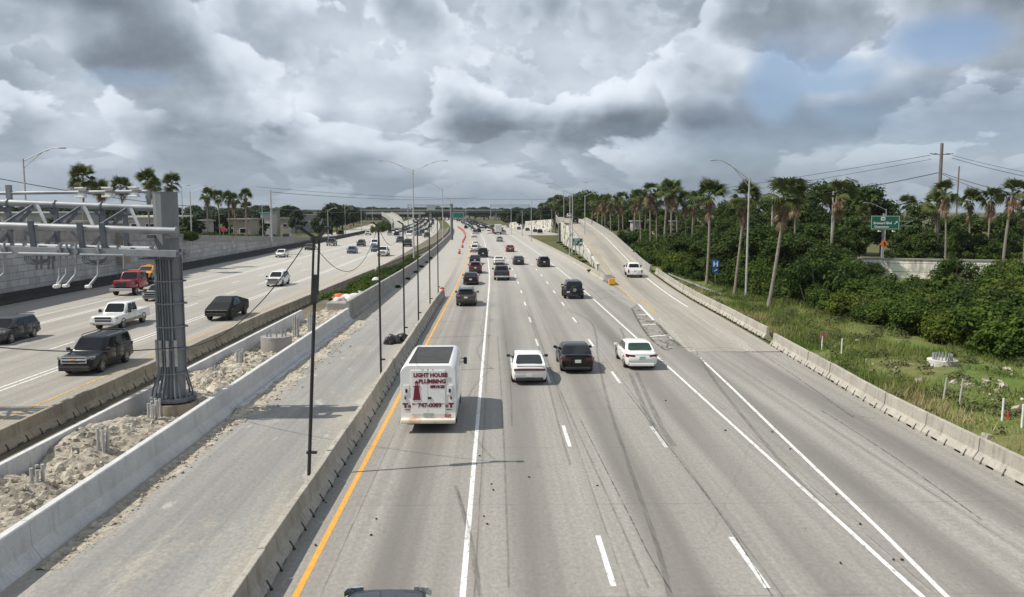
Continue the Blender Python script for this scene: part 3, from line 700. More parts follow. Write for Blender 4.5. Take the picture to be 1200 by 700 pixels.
# --- near and middle cars of the main carriageway (seen from behind)
c = make_sedan('fastback_car', 'white fastback saloon with full-width dark red tail lamp in the second lane', PW, tail='bar', L=4.9, w=.93, H=1.45, fast=True, lip=True, rim=M_RIMB); place(c, 620.5, 447)
c = make_sedan('saloon_car', 'glossy black saloon between the two white cars', PK, L=4.88, w=.92, H=1.45, lip=True); place(c, 677, 434)
c = make_sedan('saloon_car', 'white saloon with green tinted rear window beside the solid edge line', PW, (M_GGLASS, M_GGLASS, M_GLASS), L=4.8, w=.91, H=1.47, trimdark=False, plate=pm('green plate', (.1, .35, .25), (.5, .6, .5), 12, .5)); place(c, 752, 430)
c = make_suv('suv_car', 'brownish grey suv in the leftmost lane by the end of the grey barrier', PBR, L=4.7, w=.95, H=1.66, rack=True); place(c, 546, 357)
def make_jeep():
    root = thing('offroad_car', 'boxy black off-roader with a spare wheel on its tailgate', 'suv'); L, w = 4.3, .92; h = L / 2
    MB().bbox((0, -.1, .78), (w * 1.9, L - .4, .72), .07).build('body', PNV, root, True)
    MB().bbox((0, h - .75, .95), (w * 1.7, 1.3, .4), .06).build('hood', PNV, root, True)
    cabin((-h + .12, -h + .2, .55, .85, 1.12, 1.12, 1.8, w * .93, w * .8), PNV, root, GL(), sidewin=(2,), rear_ins=(.08, .92, .12, .88))
    for y in (-1.25, 1.3):
        for s in (1, -1): wheel(root, s * (w - .05), y, .41, .28, M_RIMB)
    for s in (1, -1):
        for y in (-1.25, 1.3): MB().bbox((s * (w + .02), y, .93), (.26, 1.1, .1), .03).build('fender', M_TRIM, root, True)
    n = 20; yb = -h + .05
    sp = MB().rings([[(q * math.cos(2 * PI * k / n), yb + d, .98 + q * math.sin(2 * PI * k / n)) for k in range(n)] for d, q in ((0, .2), (0, .36), (-.05, .4), (-.2, .4), (-.25, .36), (-.25, .2))]).build('spare_wheel', M_RUB, root, True)
    MB().cyl((0, yb - .24, .98), (0, yb - .27, .98), .19, n=16).build('rim', M_RIM, sp, True)
    for s in (1, -1): MB().bbox((s * .8, -h + .05, .95), (.16, .1, .24), .02).build('tail_light', M_TAIL, root)
    MB().bbox((0, -h - .02, .52), (w * 1.9, .2, .2), .04).build('bumper', M_TRIM, root, True)
    MB().bbox((-.62, -h - .0, .74), (.32, .03, .16), .008).build('license_plate', M_PLATE, root)
    mirrors(root, w, .75, 1.25, M_TRIM); return root
place(make_jeep(), 673, 348.5, L=4.3)
c = make_sedan('saloon_car', 'black saloon in the leftmost lane behind the dark red suv', PK, L=4.85, w=.92, H=1.46); place(c, 551.5, 332.5)
c = make_suv('suv_car', 'dark maroon suv in the leftmost lane queue', PMR, L=4.7, w=.94, H=1.68); place(c, 557, 319.5)
c = make_sedan('saloon_car', 'black saloon just ahead of the dark maroon suv', PNV, L=4.8, w=.93, H=1.5, tail='block'); place(c, 556.5, 308.5)
c = make_pickup('pickup_truck', 'dark grey pickup with a black bed cover in the second lane', PDG, cover=True, L=5.7, w=1.0, H=1.85); place(c, 588, 327)
c = make_sedan('hatchback_car', 'white coupe directly ahead of the dark grey pickup', PW, L=4.5, w=.92, H=1.42, fast=True, tail='bar'); place(c, 585, 309.5)
c = make_sedan('saloon_car', 'charcoal saloon in the third lane beside the white coupe', PDG, L=4.8, w=.92, H=1.45, tail='block'); place(c, 608, 309.5)
c = make_suv('suv_car', 'black suv in the right hand lane near the grass island', PK, L=4.7, w=.95, H=1.66, rack=True); place(c, 638, 312)
c = make_sedan('saloon_car', 'red saloon alone in the third lane', PRD, L=4.6, w=.92, H=1.5); place(c, 598, 294.5)
c = make_suv('suv_car', 'tall black suv beside the stacked white cars in the left lane', PNV, L=4.9, w=1.0, H=1.85, boxy=1); place(c, 566, 301)
c = make_suv('suv_car', 'white suv in the leftmost lane left of the tall black suv', PW, L=4.6, w=.94, H=1.7); place(c, 556, 295)
c = make_sedan('saloon_car', 'white saloon ahead of the white suv in the leftmost lane', PW, L=4.7, w=.92, H=1.46); place(c, 557.5, 289)
c = make_sedan('hatchback_car', 'silver hatchback behind the white box truck', PSV, L=4.3, w=.9, H=1.5); place(c, 585.7, 282.7)
c = make_sedan('saloon_car', 'white saloon in the leftmost lane beyond the orange drums', PW, L=4.7, w=.92, H=1.46); place(c, 555.5, 277.8)
def make_boxtruck():
    root = thing('box_truck', 'white box truck far down the middle lane', 'truck'); w = 1.25
    MB().bbox((0, -1.2, 2.35), (2.5, 5.6, 2.9), .05).build('cargo_box', PW, root)
    MB().bbox((0, -4.02, 2.3), (2.2, .04, 2.5), .01).build('rear_door', pm('pale grey roller door', (.55, .55, .54), (.48, .48, .48), 2, .6), root)
    MB().bbox((0, 2.6, 1.5), (2.2, 1.9, 1.7), .15).build('cab', PW, root, True)
    MB().bbox((0, 0, .75), (1.0, 7.6, .3), .03).build('chassis', M_TRIM, root)
    MB().bbox((0, -4.05, .65), (2.3, .15, .25), .03).build('bumper', M_TRIM, root)
    for y in (-2.6, 2.4):
        for s in (1, -1): wheel(root, s * 1.0, y, .48, .35)
    for s in (1, -1): MB().bbox((s * 1.05, -4.06, .85), (.2, .08, .15), .02).build('tail_light', M_TAIL, root)
    return root
place(make_boxtruck(), 584, 274.5, L=8)
c = make_pickup('pickup_truck', 'white pickup with dark tailgate climbing the exit ramp', PW, tgmat=PW, L=5.8, w=1.0, H=1.92)
p = P(742, 326.5); c.location = (p.x + .45, p.y + 2.8, rampz(p.y + 2.8)); c.rotation_euler = (.02, 0, -.075)
c = make_suv('suv_car', 'black suv near the crest of the exit ramp', PK, L=4.7, w=.95, H=1.68)
p = PY(674.5, 261.3, 245); c.location = (p.x, 247, rampz(247) + .02); c.rotation_euler = (.02, 0, -.05)
c = make_suv('suv_car', 'white suv going over the crest of the exit ramp', PW, L=4.7, w=.95, H=1.75)
p = PY(667, 254.8, 300); c.location = (p.x, 300, rampz(300)); c.rotation_euler = (0, 0, -.05)
c = make_sedan('saloon_car', 'navy car close below the camera at the bottom edge of the photo', PNV, L=4.9, w=.95, H=1.47); c.location = (-2.38, 14.98, 0)
# sun roof on that one
MB().bbox((0, -.35, 1.475), (.8, .6, .02), .008).build('sunroof', M_GLASS, c)
# --- oncoming vehicles (seen from the front)
c = make_suv('suv_car', 'large black suv with chrome grille bar on the inner oncoming lane', PK, L=5.2, w=1.02, H=1.9, boxy=.8, rack=True, lampz=1.02, chrome=.12); place(c, 89, 436.5, -1, L=5.2)
gg = MB()
for z_, h_ in ((1.06, .05), (.90, .05), (.74, .04)): gg.bbox((0, 2.665, z_), (1.34, .04, h_), .012)
for s_ in (1, -1): gg.bbox((s_ * .67, 2.655, .90), (.05, .04, .36), .012)
gg.build('grille_frame', M_CHROME, c)
MB().bbox((0, 2.64, .42), (1.7, .1, .26), .04).build('front_bumper', M_TRIM, c)
MB().bbox((0, 2.70, .93), (.26, .03, .06), .015).bbox((0, 2.703, .93), (.09, .03, .1), .015).build('grille_emblem', M_YEL, c)
c = make_pickup('pickup_truck', 'white extended cab pickup with tan lower trim beside the large black suv', PW, L=6.0, w=1.0, H=1.95, two_tone=pm('tan lower paint', (.3, .26, .2), None, 3, .4)); place(c, 122, 385, -1, L=6.0)
c = make_suv('suv_car', 'dark grey suv cut off by the left edge of the photo', PDG, L=4.7, w=.95, H=1.68); place(c, -12, 402, -1)
def make_wedge():
    root = thing('wedge_pickup', 'matte black angular wedge shaped electric pickup', 'pickup truck'); w = 1.0; L = 5.65; h = L / 2
    pr = [(-h, .55), (-h, 1.22), (-.35 * h + .6, 1.78), (.55, 1.80), (h - .12, .98), (h, .86), (h, .52), (h - .3, .38), (-h + .3, .38)]
    def ring(x, k): return [(x, y, z if z < 1.05 else z) for y, z in pr]
    wid = [w * (.98), w * .98, w * .72, w * .72, w * .93, w * .92, w * .92, w * .9, w * .9]
    a = [(wi, y, z) for wi, (y, z) in zip(wid, pr)]; b = [(-wi, y, z) for wi, (y, z) in zip(wid, pr)]
    mb = MB(); n = len(pr); mb.add(a + b, [(i, (i + 1) % n, n + (i + 1) % n, n + i) for i in range(n)])
    # faceted sides: upper glass band and lower flat side
    belt = [(w, -h, .98), (w, h - .2, .90)]
    for s, base in ((1, a), (-1, b)):
        B0 = (s * w, -h + .02, 1.02); B1 = (s * w * .98, h - .3, .92)
        mb.add([base[1], base[2], base[3], base[4], B1, B0], [(0, 1, 2, 3, 4, 5)])
        mb.add([base[0], base[1], B0, B1, base[4], base[5], base[6], base[7], base[8]], [(0, 1, 2, 3, 4, 5, 6, 7, 8)])
    mb.build('body', PMB, root)
    MB().poly([(w * .66, .62, 1.79), (-w * .66, .62, 1.79), (-w * .82, h - .95, 1.27), (w * .82, h - .95, 1.27)], .012, Vector((0, .38, .92))).build('windshield', M_GLASS, root)
    for s in (1, -1): MB().poly([(s * w * .97, -.6, 1.17), (s * w * .93, 1.4, 1.12), (s * w * .76, .55, 1.72), (s * w * .77, -.45, 1.70)], .012, Vector((s, 0, .4)).normalized()).build('side_window', M_GLASS, root)
    MB().bbox((0, h - .02, .9), (w * 1.75, .06, .035), .01).build('light_bar', M_LAMP, root)
    MB().bbox((0, h + .01, .55), (w * 1.7, .08, .28), .03).build('bumper', M_TRIM, root)
    for y in (-1.75, 1.75):
        for s in (1, -1):
            wheel(root, s * (w - .13), y, .44, .28, M_RIMB)
    arches(root, w + .02, (-1.75, 1.75), .44); mirrors(root, w * .95, 1.2, 1.12, M_TRIM); return root
place(make_wedge(), 254, 374, -1, L=5.65)
c = make_suv('suv_car', 'silver grey suv half hidden behind the gantry column', PSV, L=4.5, w=.92, H=1.6); place(c, 176, 351.5, -1)
c = make_suv('suv_car', 'white suv with black wheels in the middle oncoming lane', PW, L=4.8, w=.96, H=1.75, rim=M_RIMB); place(c, 320, 334.5, -1)
c = make_sedan('hatchback_car', 'white compact car on the outer oncoming lane along the blackened barrier', PW, L=4.4, w=.9, H=1.55); place(c, 327, 301, -1)
c = make_sedan('saloon_car', 'dark blue grey saloon next to the blackened barrier', PDG, L=4.7, w=.92, H=1.48); place(c, 361, 292.5, -1)
c = make_sedan('hatchback_car', 'steel blue hatchback in the middle of the oncoming road', PBL, L=4.4, w=.92, H=1.52); place(c, 411, 296.5, -1)
c = make_pickup('pickup_truck', 'dark grey pickup in the outer oncoming lane', PDG, L=5.6, w=1.0, H=1.9); place(c, 387, 287.5, -1)
c = make_suv('suv_car', 'dark green suv ahead of the steel blue hatchback', PGN, L=4.6, w=.95, H=1.7); place(c, 422, 288.2, -1)
c = make_suv('suv_car', 'white van like suv in the middle oncoming lane behind the white pickup', PW, L=5.2, w=1.0, H=1.95, boxy=1); place(c, 438, 289, -1)
c = make_sedan('saloon_car', 'pale blue saloon between the white van and the white pickup', PBL, L=4.6, w=.92, H=1.5); place(c, 439, 294.5, -1)
c = make_pickup('pickup_truck', 'white pickup on the inner oncoming lane near the first light pole row', PW, L=5.8, w=1.0, H=1.95); place(c, 448, 299.5, -1)
c = make_suv('suv_car', 'grey suv beside the black van on the oncoming road', PDG, L=4.6, w=.95, H=1.75); place(c, 468, 284, -1)
c = make_suv('suv_car', 'tall black suv on the inner oncoming lane', PK, L=5.0, w=1.0, H=1.9, boxy=1); place(c, 477, 288.5, -1)
c = make_suv('suv_car', 'white suv far along the outer oncoming lane by the dark barrier', PW, L=4.8, w=.98, H=1.8); place(c, 430.5, 275.2, -1)
c = make_suv('suv_car', 'dark suv next to the tall silver double lamp post', PK, L=4.7, w=.95, H=1.75); place(c, 500, 278, -1)
c = make_suv('suv_car', 'grey suv queuing beyond the tall silver double lamp post', PSV, L=4.7, w=.95, H=1.75); place(c, 489, 276, -1)
# red tow truck with a taxi on its bed
def make_tow():
    root = thing('tow_truck', 'red flatbed tow truck on the oncoming shoulder carrying a taxi', 'tow truck'); w = 1.2
    MB().bbox((0, 3.0, 1.28), (1.75, 1.9, .75), .16).build('hood', PRD, root, True)
    for s in (1, -1): MB().bbox((s * .95, 3.1, 1.0), (.5, 1.3, .35), .12).build('fender', PRD, root, True)
    MB().bbox((0, .85, 1.15), (2.2, 2.4, .95), .08).build('cab', PRD, root, True)
    cabin((-.3, -.2, 1.5, 2.02, 1.6, 1.6, 2.42, 1.04, .95), PRD, root, GL(), sidewin=(2,))
    MB().bbox((0, 3.96, 1.22), (1.15, .08, .55), .05).build('grille', M_TRIM, root)
    MB().bbox((0, 4.05, .68), (2.3, .25, .3), .06).build('bumper', M_CHROME, root, True)
    for s in (1, -1): MB().bbox((s * .92, 3.75, 1.02), (.3, .1, .2), .03).build('headlight', M_LAMP, root)
    MB().bbox((0, -3.2, 1.2), (2.4, 5.6, .16), .03).build('flatbed', M_TRIM, root)
    MB().bbox((0, -.25, 1.7), (2.3, .1, .9), .03).build('headboard', M_TRIM, root)
    MB().bbox((0, 0, .75), (1.0, 7.4, .3), .03).build('chassis', M_TRIM, root)
    MB().bbox((0, .5, 2.5), (1.2, .25, .12), .04).build('light_bar', M_ORANGE, root)
    for y in (-3.3, 2.9):
        for s in (1, -1): wheel(root, s * 1.02, y, .48, .32)
    mirrors(root, 1.15, 1.7, 1.8, M_TRIM, (.18, .1, .34)); return root
t = make_tow(); place(t, 142, 345, -1, L=8.2)
c = make_sedan('taxi_car', 'orange yellow taxi riding on the flatbed of the red tow truck', PYT, L=5.0, w=.97, H=1.48)
c.location = t.matrix_basis @ Vector((0, -3.2, 1.29)); c.rotation_euler = t.rotation_euler
MB().bbox((0, -.2, 1.55), (.5, .25, .14), .03).build('roof_sign', M_YEL, c)
# --- far traffic, too small to show parts
def far_car(kind, m_):
    mb = MB()
    if kind == 0:
        mb.rings([[(x * w, y, z) for x in (-1, 1) for z in ((a, b) if x < 0 else (b, a))] for y, w, a, b in ((-2.3, .8, .4, .9), (-2.1, .9, .25, 1.0), (1.0, .9, .25, .95), (2.2, .85, .28, .75), (2.35, .7, .4, .6))])
        mb.rings([[(-.82, -1.6, .95), (.82, -1.6, .95), (.82, 1.1, .92), (-.82, 1.1, .92)], [(-.62, -.9, 1.44), (.62, -.9, 1.44), (.62, .3, 1.44), (-.62, .3, 1.44)]])
    else:
        mb.rings([[(x * w, y, z) for x in (-1, 1) for z in ((a, b) if x < 0 else (b, a))] for y, w, a, b in ((-2.3, .88, .4, 1.0), (-2.1, .95, .3, 1.08), (1.0, .95, .3, 1.05), (2.2, .9, .32, .92), (2.35, .75, .4, .7))])
        mb.rings([[(-.88, -2.15, 1.05), (.88, -2.15, 1.05), (.88, 1.1, 1.03), (-.88, 1.1, 1.03)], [(-.72, -1.9, 1.72), (.72, -1.9, 1.72), (.72, .5, 1.72), (-.72, .5, 1.72)]])
    o = mb.build('distant_car', m_, None, True, 30)
    me = o.data; me.materials.append(M_GLASS); me.materials.append(M_TAIL)
    for p in me.polygons:
        if p.center.z > 1.1 and abs(p.normal.z) < .85: p.material_index = 1
    b = MB(); return o
FC = [far_car(k, m_) for k in (0, 1) for m_ in (PW, PK, PDG, PSV, PRD, PBL)]
rr = random.Random(12); used = set(); first = set()
def put_far(i, x, y, face, label, group):
    o = FC[i] if i not in first else FC[i].copy()
    if i in first: COL.objects.link(o)
    first.add(i)
    o.location = (x + off(y), y, 0); o.rotation_euler = (0, 0, head(y) + (0 if face > 0 else PI))
    tag(o, label, 'car', group)
mix_ = [0, 0, 0, 1, 3, 3, 6, 6, 6, 7, 9, 9, 2, 4, 5, 8]
for lane in (-2.8, 1.0, 4.7, 8.3):
    y = 305 + rr.uniform(0, 20) + (60 if lane == 1.0 else 0)
    while y < 800:
        put_far(rr.choice(mix_), lane + rr.uniform(-.3, .3), y, 1, 'tiny distant car in the jam leaving towards the far overpass', 'far cars leaving'); y += rr.uniform(9, 24)
for lane in (-23.2, -27.1, -31, -34.7):
    y = 290 + rr.uniform(0, 25)
    while y < 760:
        put_far(rr.choice(mix_), lane + rr.uniform(-.3, .3), y, -1, 'tiny distant car coming in the oncoming jam', 'far cars coming'); y += rr.uniform(9, 24)
for i, (a, b, lab) in enumerate(((561, 273.2, 'small dark car ahead of the orange drum taper'), (573, 274, 'small white car left of the box truck'), (546, 268.4, 'small black suv at the far end of the drum taper'), (562, 270.5, 'small dark car left of the white box truck queue'))):
    o = FC[(7, 0, 7, 1)[i]].copy(); COL.objects.link(o); q = P(a, b); o.location = (q.x, q.y, 0); o.rotation_euler = (0, 0, head(q.y)); tag(o, lab, 'car')
for o in FC:
    if 'label' not in o: bpy.data.objects.remove(o)
# ------------------------------------------------------------------ barriers and walls
JP = [(-.30, 0), (-.30, .08), (-.12, .33), (-.085, .80), (-.07, .81), (.07, .81), (.085, .80), (.12, .33), (.30, .08), (.30, 0)]
def barrier_mesh(name, L, mat, hs=1.0):
    """jersey section along +Y with two scupper slots and chamfered ends"""
    ys = [(0, 0, .93), (.02, 0, 1), (.75, 0, 1), (.76, .07, 1), (1.2, .07, 1), (1.21, 0, 1), (L - 1.21, 0, 1), (L - 1.2, .07, 1), (L - .76, .07, 1), (L - .75, 0, 1), (L - .02, 0, 1), (L, 0, .93)]
    rs = [[(x * k, y, max(z * hs, b)) for x, z in JP] for y, b, k in ys]
    o = MB().rings(rs).build(name, mat, None, True, 28)
    for y in (.5, L / 2, L - .5):
        for sx in (1, -1): MB().beam((sx * .36, y, 0), (sx * .2, y + .06, .22), .045, .045).build('anchor_pin', M_TRIM, o)
    return o
def barrier_row(pts, seg, mat, label, group, hs=1.0, name='concrete_barrier', jit=.012, seed=1, zf=None):
    pts = [Vector((p[0], p[1], 0)) for p in pts]; cum = [0]
    for i in range(1, len(pts)): cum.append(cum[-1] + (pts[i] - pts[i - 1]).length)
    xs = [p.x for p in pts]; ys = [p.y for p in pts]
    at = lambda s: Vector((float(np.interp(s, cum, xs)), float(np.interp(s, cum, ys)), 0))
    rr = random.Random(seed); src = barrier_mesh(name, seg - .035, mat, hs); n = int(cum[-1] // seg); res = []
    for k in range(n):
        a, b = at(k * seg), at((k + 1) * seg); d = b - a
        o = src if k == 0 else copy_tree(src)
        o.location = (a.x + rr.gauss(0, jit), a.y, zf((a.y + b.y) / 2) if zf else 0); o.rotation_euler = (0, 0, -math.atan2(d.x, d.y) + rr.gauss(0, jit * .5))
        tag(o, label, 'barrier', group); res.append(o)
    return res
barrier_row([(-5.72, 12), (-5.72, 80), (-5.55, 88.5)], 3.66, M_BAR, 'weathered grey barrier section between the closed lane and the yellow line', 'barrier sections beside the closed lane', 1.02)
barrier_row([(xbar(y) + .3, y) for y in np.arange(14, 57, 1.0)], 3.66, M_BAR, 'stained grey barrier section in the near row along the grass verge', 'barrier sections along the verge', 1.0, seed=2)
barrier_row([(xbar(y) + .62, y) for y in np.arange(57, 118, 1.0)], 3.66, M_BAR, 'stained grey barrier section in the far row beside the exit ramp foot', 'barrier sections beside the exit ramp', 1.0, seed=3, zf=lambda y: rampz(y) - .01)
barrier_row([(-18.72, y) for y in range(14, 66)] + [(-18.72 + (y - 66) * .028, y) for y in range(66, 120)], 3.66, M_BARB, 'brownish grey barrier section along the inner edge of the oncoming road', 'barrier sections along the oncoming road', 1.0, seed=4)
def wallthing(name, label, prof, path, mat, cat='wall', caps=None):
    o = MB().prism(prof, path).build(name, mat, None, True, 25); tag(o, label, cat); return o
def cpath(x, y0, y1, st=3.0, z=0.0, zf=None): return [(x + off(y), y, zf(y) if zf else z) for y in list(np.arange(y0, y1, st)) + [y1]]
WP = [(-.16, 0), (-.16, 1.04), (-.13, 1.07), (.06, 1.07), (.09, 1.04), (.12, .38), (.34, .06), (.36, 0)]
# new median walls, with construction joints as separate pours leaving 1 cm gaps
for i, (a, b) in enumerate(((9, 20.6), (20.62, 32.3), (32.32, 44.5), (44.52, 56), (56.02, 67.0))):
    wallthing('median_wall', ['pale new median wall pour nearest the camera', 'pale new median wall pour beside the two nearest rebar stubs', 'pale new median wall pour in front of the gantry column', 'pale new median wall pour in front of the bolt topped footing', 'pale new median wall pour ending at the taller wall'][i], WP, [(-12.12, a, 0), (-12.12, b, 0)], M_WALL)
WP2 = [(-.34, 0), (-.32, .06), (-.12, .38), (-.1, 1.0), (-.08, 1.03), (.1, 1.03), (.12, 1.0), (.12, 0)]
for i, (a, b) in enumerate(((9, 27), (27.02, 45), (45.02, 66))):
    wallthing('median_wall', ['pale back median wall beside the near rubble heaps', 'pale back median wall behind the gantry column', 'pale back median wall behind the bolt topped footing'][i], WP2, [(-15.72, a, 0), (-15.72, b, 0)], M_WALL)
# footing ledge along the further pours
o = MB().prism([(0, 0), (0, .16), (.24, .13), (.26, 0)], [(-11.755, 36.5, 0), (-11.755, 66.9, 0)]).build('wall_footing', M_WALL); tag(o, 'low pale concrete ledge along the foot of the new median wall', 'footing')
WT = [(-.16, 0), (-.16, 1.62), (.1, 1.62), (.13, 1.58), (.15, .42), (.36, .06), (.38, 0)]
zt = I([67, 90, 120, 160, 420], [1, .92, .78, .72, .72])
path = [(x, y, z) for x, y, z in cpath(-12.15, 67.02, 420, 3)]
rs = []
for i, p in enumerate(path): rs.append([(p[0] + a, p[1], b * (zt(p[1]) if b > .5 else 1)) for a, b in WT])
o = MB().rings(rs).build('median_wall', M_OLD, None, True, 25); tag(o, 'long older grey median wall running to the far overpass', 'wall')
# far inner barrier of the oncoming road
o = MB().prism(JP, [(-17.2 + (off(y)) + 3.2 * min(1, max(0, (y - 120) / 90)), y, 0) for y in np.arange(120, 420, 4.0)]).build('concrete_barrier', M_BARB, None, True, 28); tag(o, 'long brownish barrier on the inner oncoming edge beyond the weeds', 'barrier')
# mainline right barrier beside the grass island
o = MB().prism([(a * 1.0, b) for a, b in JP], [(13.95 + off(y), y, 0) for y in np.arange(104, 420, 4.0)]).build('concrete_barrier', M_BAR, None, True, 28); tag(o, 'long grey barrier between the motorway and the grass island', 'barrier')
# crash cushion
cu = thing('crash_cushion', 'grey telescoping crash cushion with a yellow nose at the ramp split', 'crash cushion', (14.05, 98.3, 0), -.02)
MB().rings([[(x * .36, 0, .78 if z else .15) for x, z in ((-.6, 0), (-1, 0), (-1, .5), (-.7, 1), (.7, 1), (1, .5), (1, 0), (.6, 0))], [(x * .40, .45, (.8 if z else .12)) for x, z in ((-.6, 0), (-1, 0), (-1, .5), (-.7, 1), (.7, 1), (1, .5), (1, 0), (.6, 0))]]).build('nose', M_YEL, cu, True)
for k in range(4): MB().bbox((0, 1.15 + k * 1.25, .52), (.62 + .03 * k, 1.2, .75), .04).bbox((0, .6 + k * 1.25, .55), (.8, .06, .85), .01).build('cushion_bay', M_ALU, cu)
for k in range(2): MB().bbox((.35 * (1 if k else -1), 3.0, .55), (.05, 5.0, .3), .01).build('side_rail', M_GALV, cu)
# retaining wall under the exit ramp, left side, with dark creeper
m, nt = new_mat('white wall with creeper'); g = nt.n('NewGeometry').outputs['Position']
cr = nt.noise(nt.scale(g, (1, .35, .8)), .9, 7, .7)
c = nt.mix(nt.rng(nt.noise(nt.scale(g, (1, 1, .2)), 1.2, 5), .4, .7), (.58, .56, .50), (.34, .33, .30))
finish(nt, nt.mix(nt.rng(cr, .53, .57), c, (.035, .045, .025)), .9); M_CREEP = m
ys = list(np.arange(120, 236, 3.0)) + [235]
rs = [[(wallx(y) - .18, y, -.3), (wallx(y) - .18, y, rampz(y) + .85), (wallx(y) + .15, y, rampz(y) + .85), (wallx(y) + .15, y, -.3)] for y in ys]
tag(MB().rings(rs).build('ramp_retaining_wall', M_CREEP), 'white retaining wall under the exit ramp with dark creeper patches', 'wall')
rs = [[(wallx(y) - .15, y, 0), (wallx(y) - .1, y, rampz(y) + .8), (wallx(y) + .1, y, rampz(y) + .8), (wallx(y) + .3, y, 0)] for y in np.arange(104, 119.9, 2.6)]
tag(MB().rings(rs).build('ramp_barrier', M_BAR), 'short low grey barrier behind the crash cushion', 'barrier')
# bridge span beyond the pier
ys = list(np.arange(236, 343, 4.0))
rs = [[(wallx(y) - .18, y, rampz(y) - 1.3), (wallx(y) - .18, y, rampz(y) + .9), (wallx(y) + .15, y, rampz(y) + .9), (wallx(y) + .15, y, rampz(y) - .05), (xbar(y) + .3, y, rampz(y) - .05), (xbar(y) + .3, y, rampz(y) - 1.3)] for y in ys]
br = MB().rings(rs).build('ramp_bridge', M_OLD); tag(br, 'grey bridge span carrying the exit ramp past the dark pier', 'bridge')
MB().box((wallx(237) + 1.0, 238.5, 2.6), (3.4, 2.6, 5.6)).build('pier', pm('dark stained pier', (.10, .10, .095), (.16, .15, .14), .8, .9), br)
for y in (275, 320): MB().cyl((wallx(y) + 3, y, -.1), (wallx(y) + 3, y, rampz(y) - 1.0), .7, n=12).build('pier', M_OLD, br)
# right parapet of the ramp
rs = [[(xbar(y) + .02, y, rampz(y) - .02), (xbar(y) + .16, y, rampz(y) + .82), (xbar(y) + .36, y, rampz(y) + .82), (xbar(y) + .44, y, -.3)] for y in list(np.arange(119, 343, 4.0))]
tag(MB().rings(rs).build('ramp_parapet', M_OLD), 'stained grey parapet on the right side of the rising exit ramp', 'parapet')
# thin guardrail at the verge behind the ramp barrier
gr = thing('guardrail', 'thin steel guardrail lying in the grass behind the ramp barrier', 'guardrail', (0, 0, 0))
gp = [P(783, 321, .45), P(800, 328, .4), P(820, 336, .35), P(849, 346.5, .3)]
MB().prism([(-.02, -.09), (.03, -.05), (-.02, 0), (.03, .05), (-.02, .09), (-.05, .09), (0, .05), (-.05, 0), (0, -.05), (-.05, -.09)], gp).build('rail', M_GALV, gr)
for p in gp: MB().box((p.x + .1, p.y, .25), (.12, .12, .9)).build('post', M_WOOD, gr)
# long white wall beyond
pts = [(24, 345, 5.4), (19, 375, 4.6), (13.5, 405, 3.7), (5.5, 440, 2.6)]
tag(MB().rings([[(a - .2, b, 0), (a - .2, b, h), (a + .2, b, h), (a + .2, b, 0)] for a, b, h in pts]).build('noise_wall', M_CREEP), 'long white wall beyond the grass island behind parked cars', 'wall')
rows_mesh('side_road', [300, 330, 360, 400, 440, 500], lambda y: 15.5, lambda y: float(np.interp(y, [300, 345, 405, 440, 540], [27, 25, 20, 14, 12])) - off(y) * .6, K(.06), M_LEFT, 3)
for i, (a, b, k) in enumerate(((627, 272.5, 7), (632.5, 273.8, 9), (618, 271, 8), (608, 269.5, 1))):
    o = FC[(1, 7, 2, 5)[i]].copy(); COL.objects.link(o); q = P(a, b); o.location = (q.x, q.y, 0); o.rotation_euler = (0, 0, head(q.y)); tag(o, ['small black car by the white wall, third from the dark pier', 'small black suv by the white wall, nearest the dark pier', 'small grey car by the white wall, second from its far end', 'small car by the far end of the white wall'][i], 'car')
# weathered white wall on the right, half covered by bushes
m, nt = new_mat('weathered white wall'); g = nt.n('NewGeometry').outputs['Position']
z = nt.n('SeparateXYZ'); nt.put(z.inputs[0], g)
st = nt.noise(nt.scale(g, (1.0, 1.0, .25)), 1.1, 7, .7)
c = nt.mix(nt.rng(st, .45, .68), (.80, .77, .70), (.22, .20, .18))
c = nt.mix(nt.rng(nt.math('FRACT', nt.math('MULTIPLY', z.outputs[2], .9)), .93, .97), c, (.10, .095, .09))
finish(nt, c, .9); M_WWALL = m
pa = [PY(1230, 318, 100), PY(990, 318, 108)]
for i, (pts, zb, zt_, lab) in enumerate((([(pa[0].x, 100), (pa[1].x, 108)], -.3, 2.65, 'stained white block wall above the bushes on the right'), ([(pa[1].x - .3, 108.2), (pa[1].x - 1.2, 150), (66, 190), (60, 250), (56, 320)], 0, 3.1, 'tan wall running back behind the palm row'))):
    w = MB().prism([(-.15, zb), (-.15, zt_), (.15, zt_), (.15, zb)], [(a, b, 0) for a, b in pts]).build('boundary_wall', M_WWALL if i == 0 else pm('tan wall', (.5, .40, .29), (.38, .3, .22), .5, .9))
    tag(w, lab, 'wall')
    MB().prism([(-.25, zt_), (-.25, zt_ + .18), (.25, zt_ + .18), (.25, zt_)], [(a, b, 0) for a, b in pts]).build('coping', M_OLD, w)
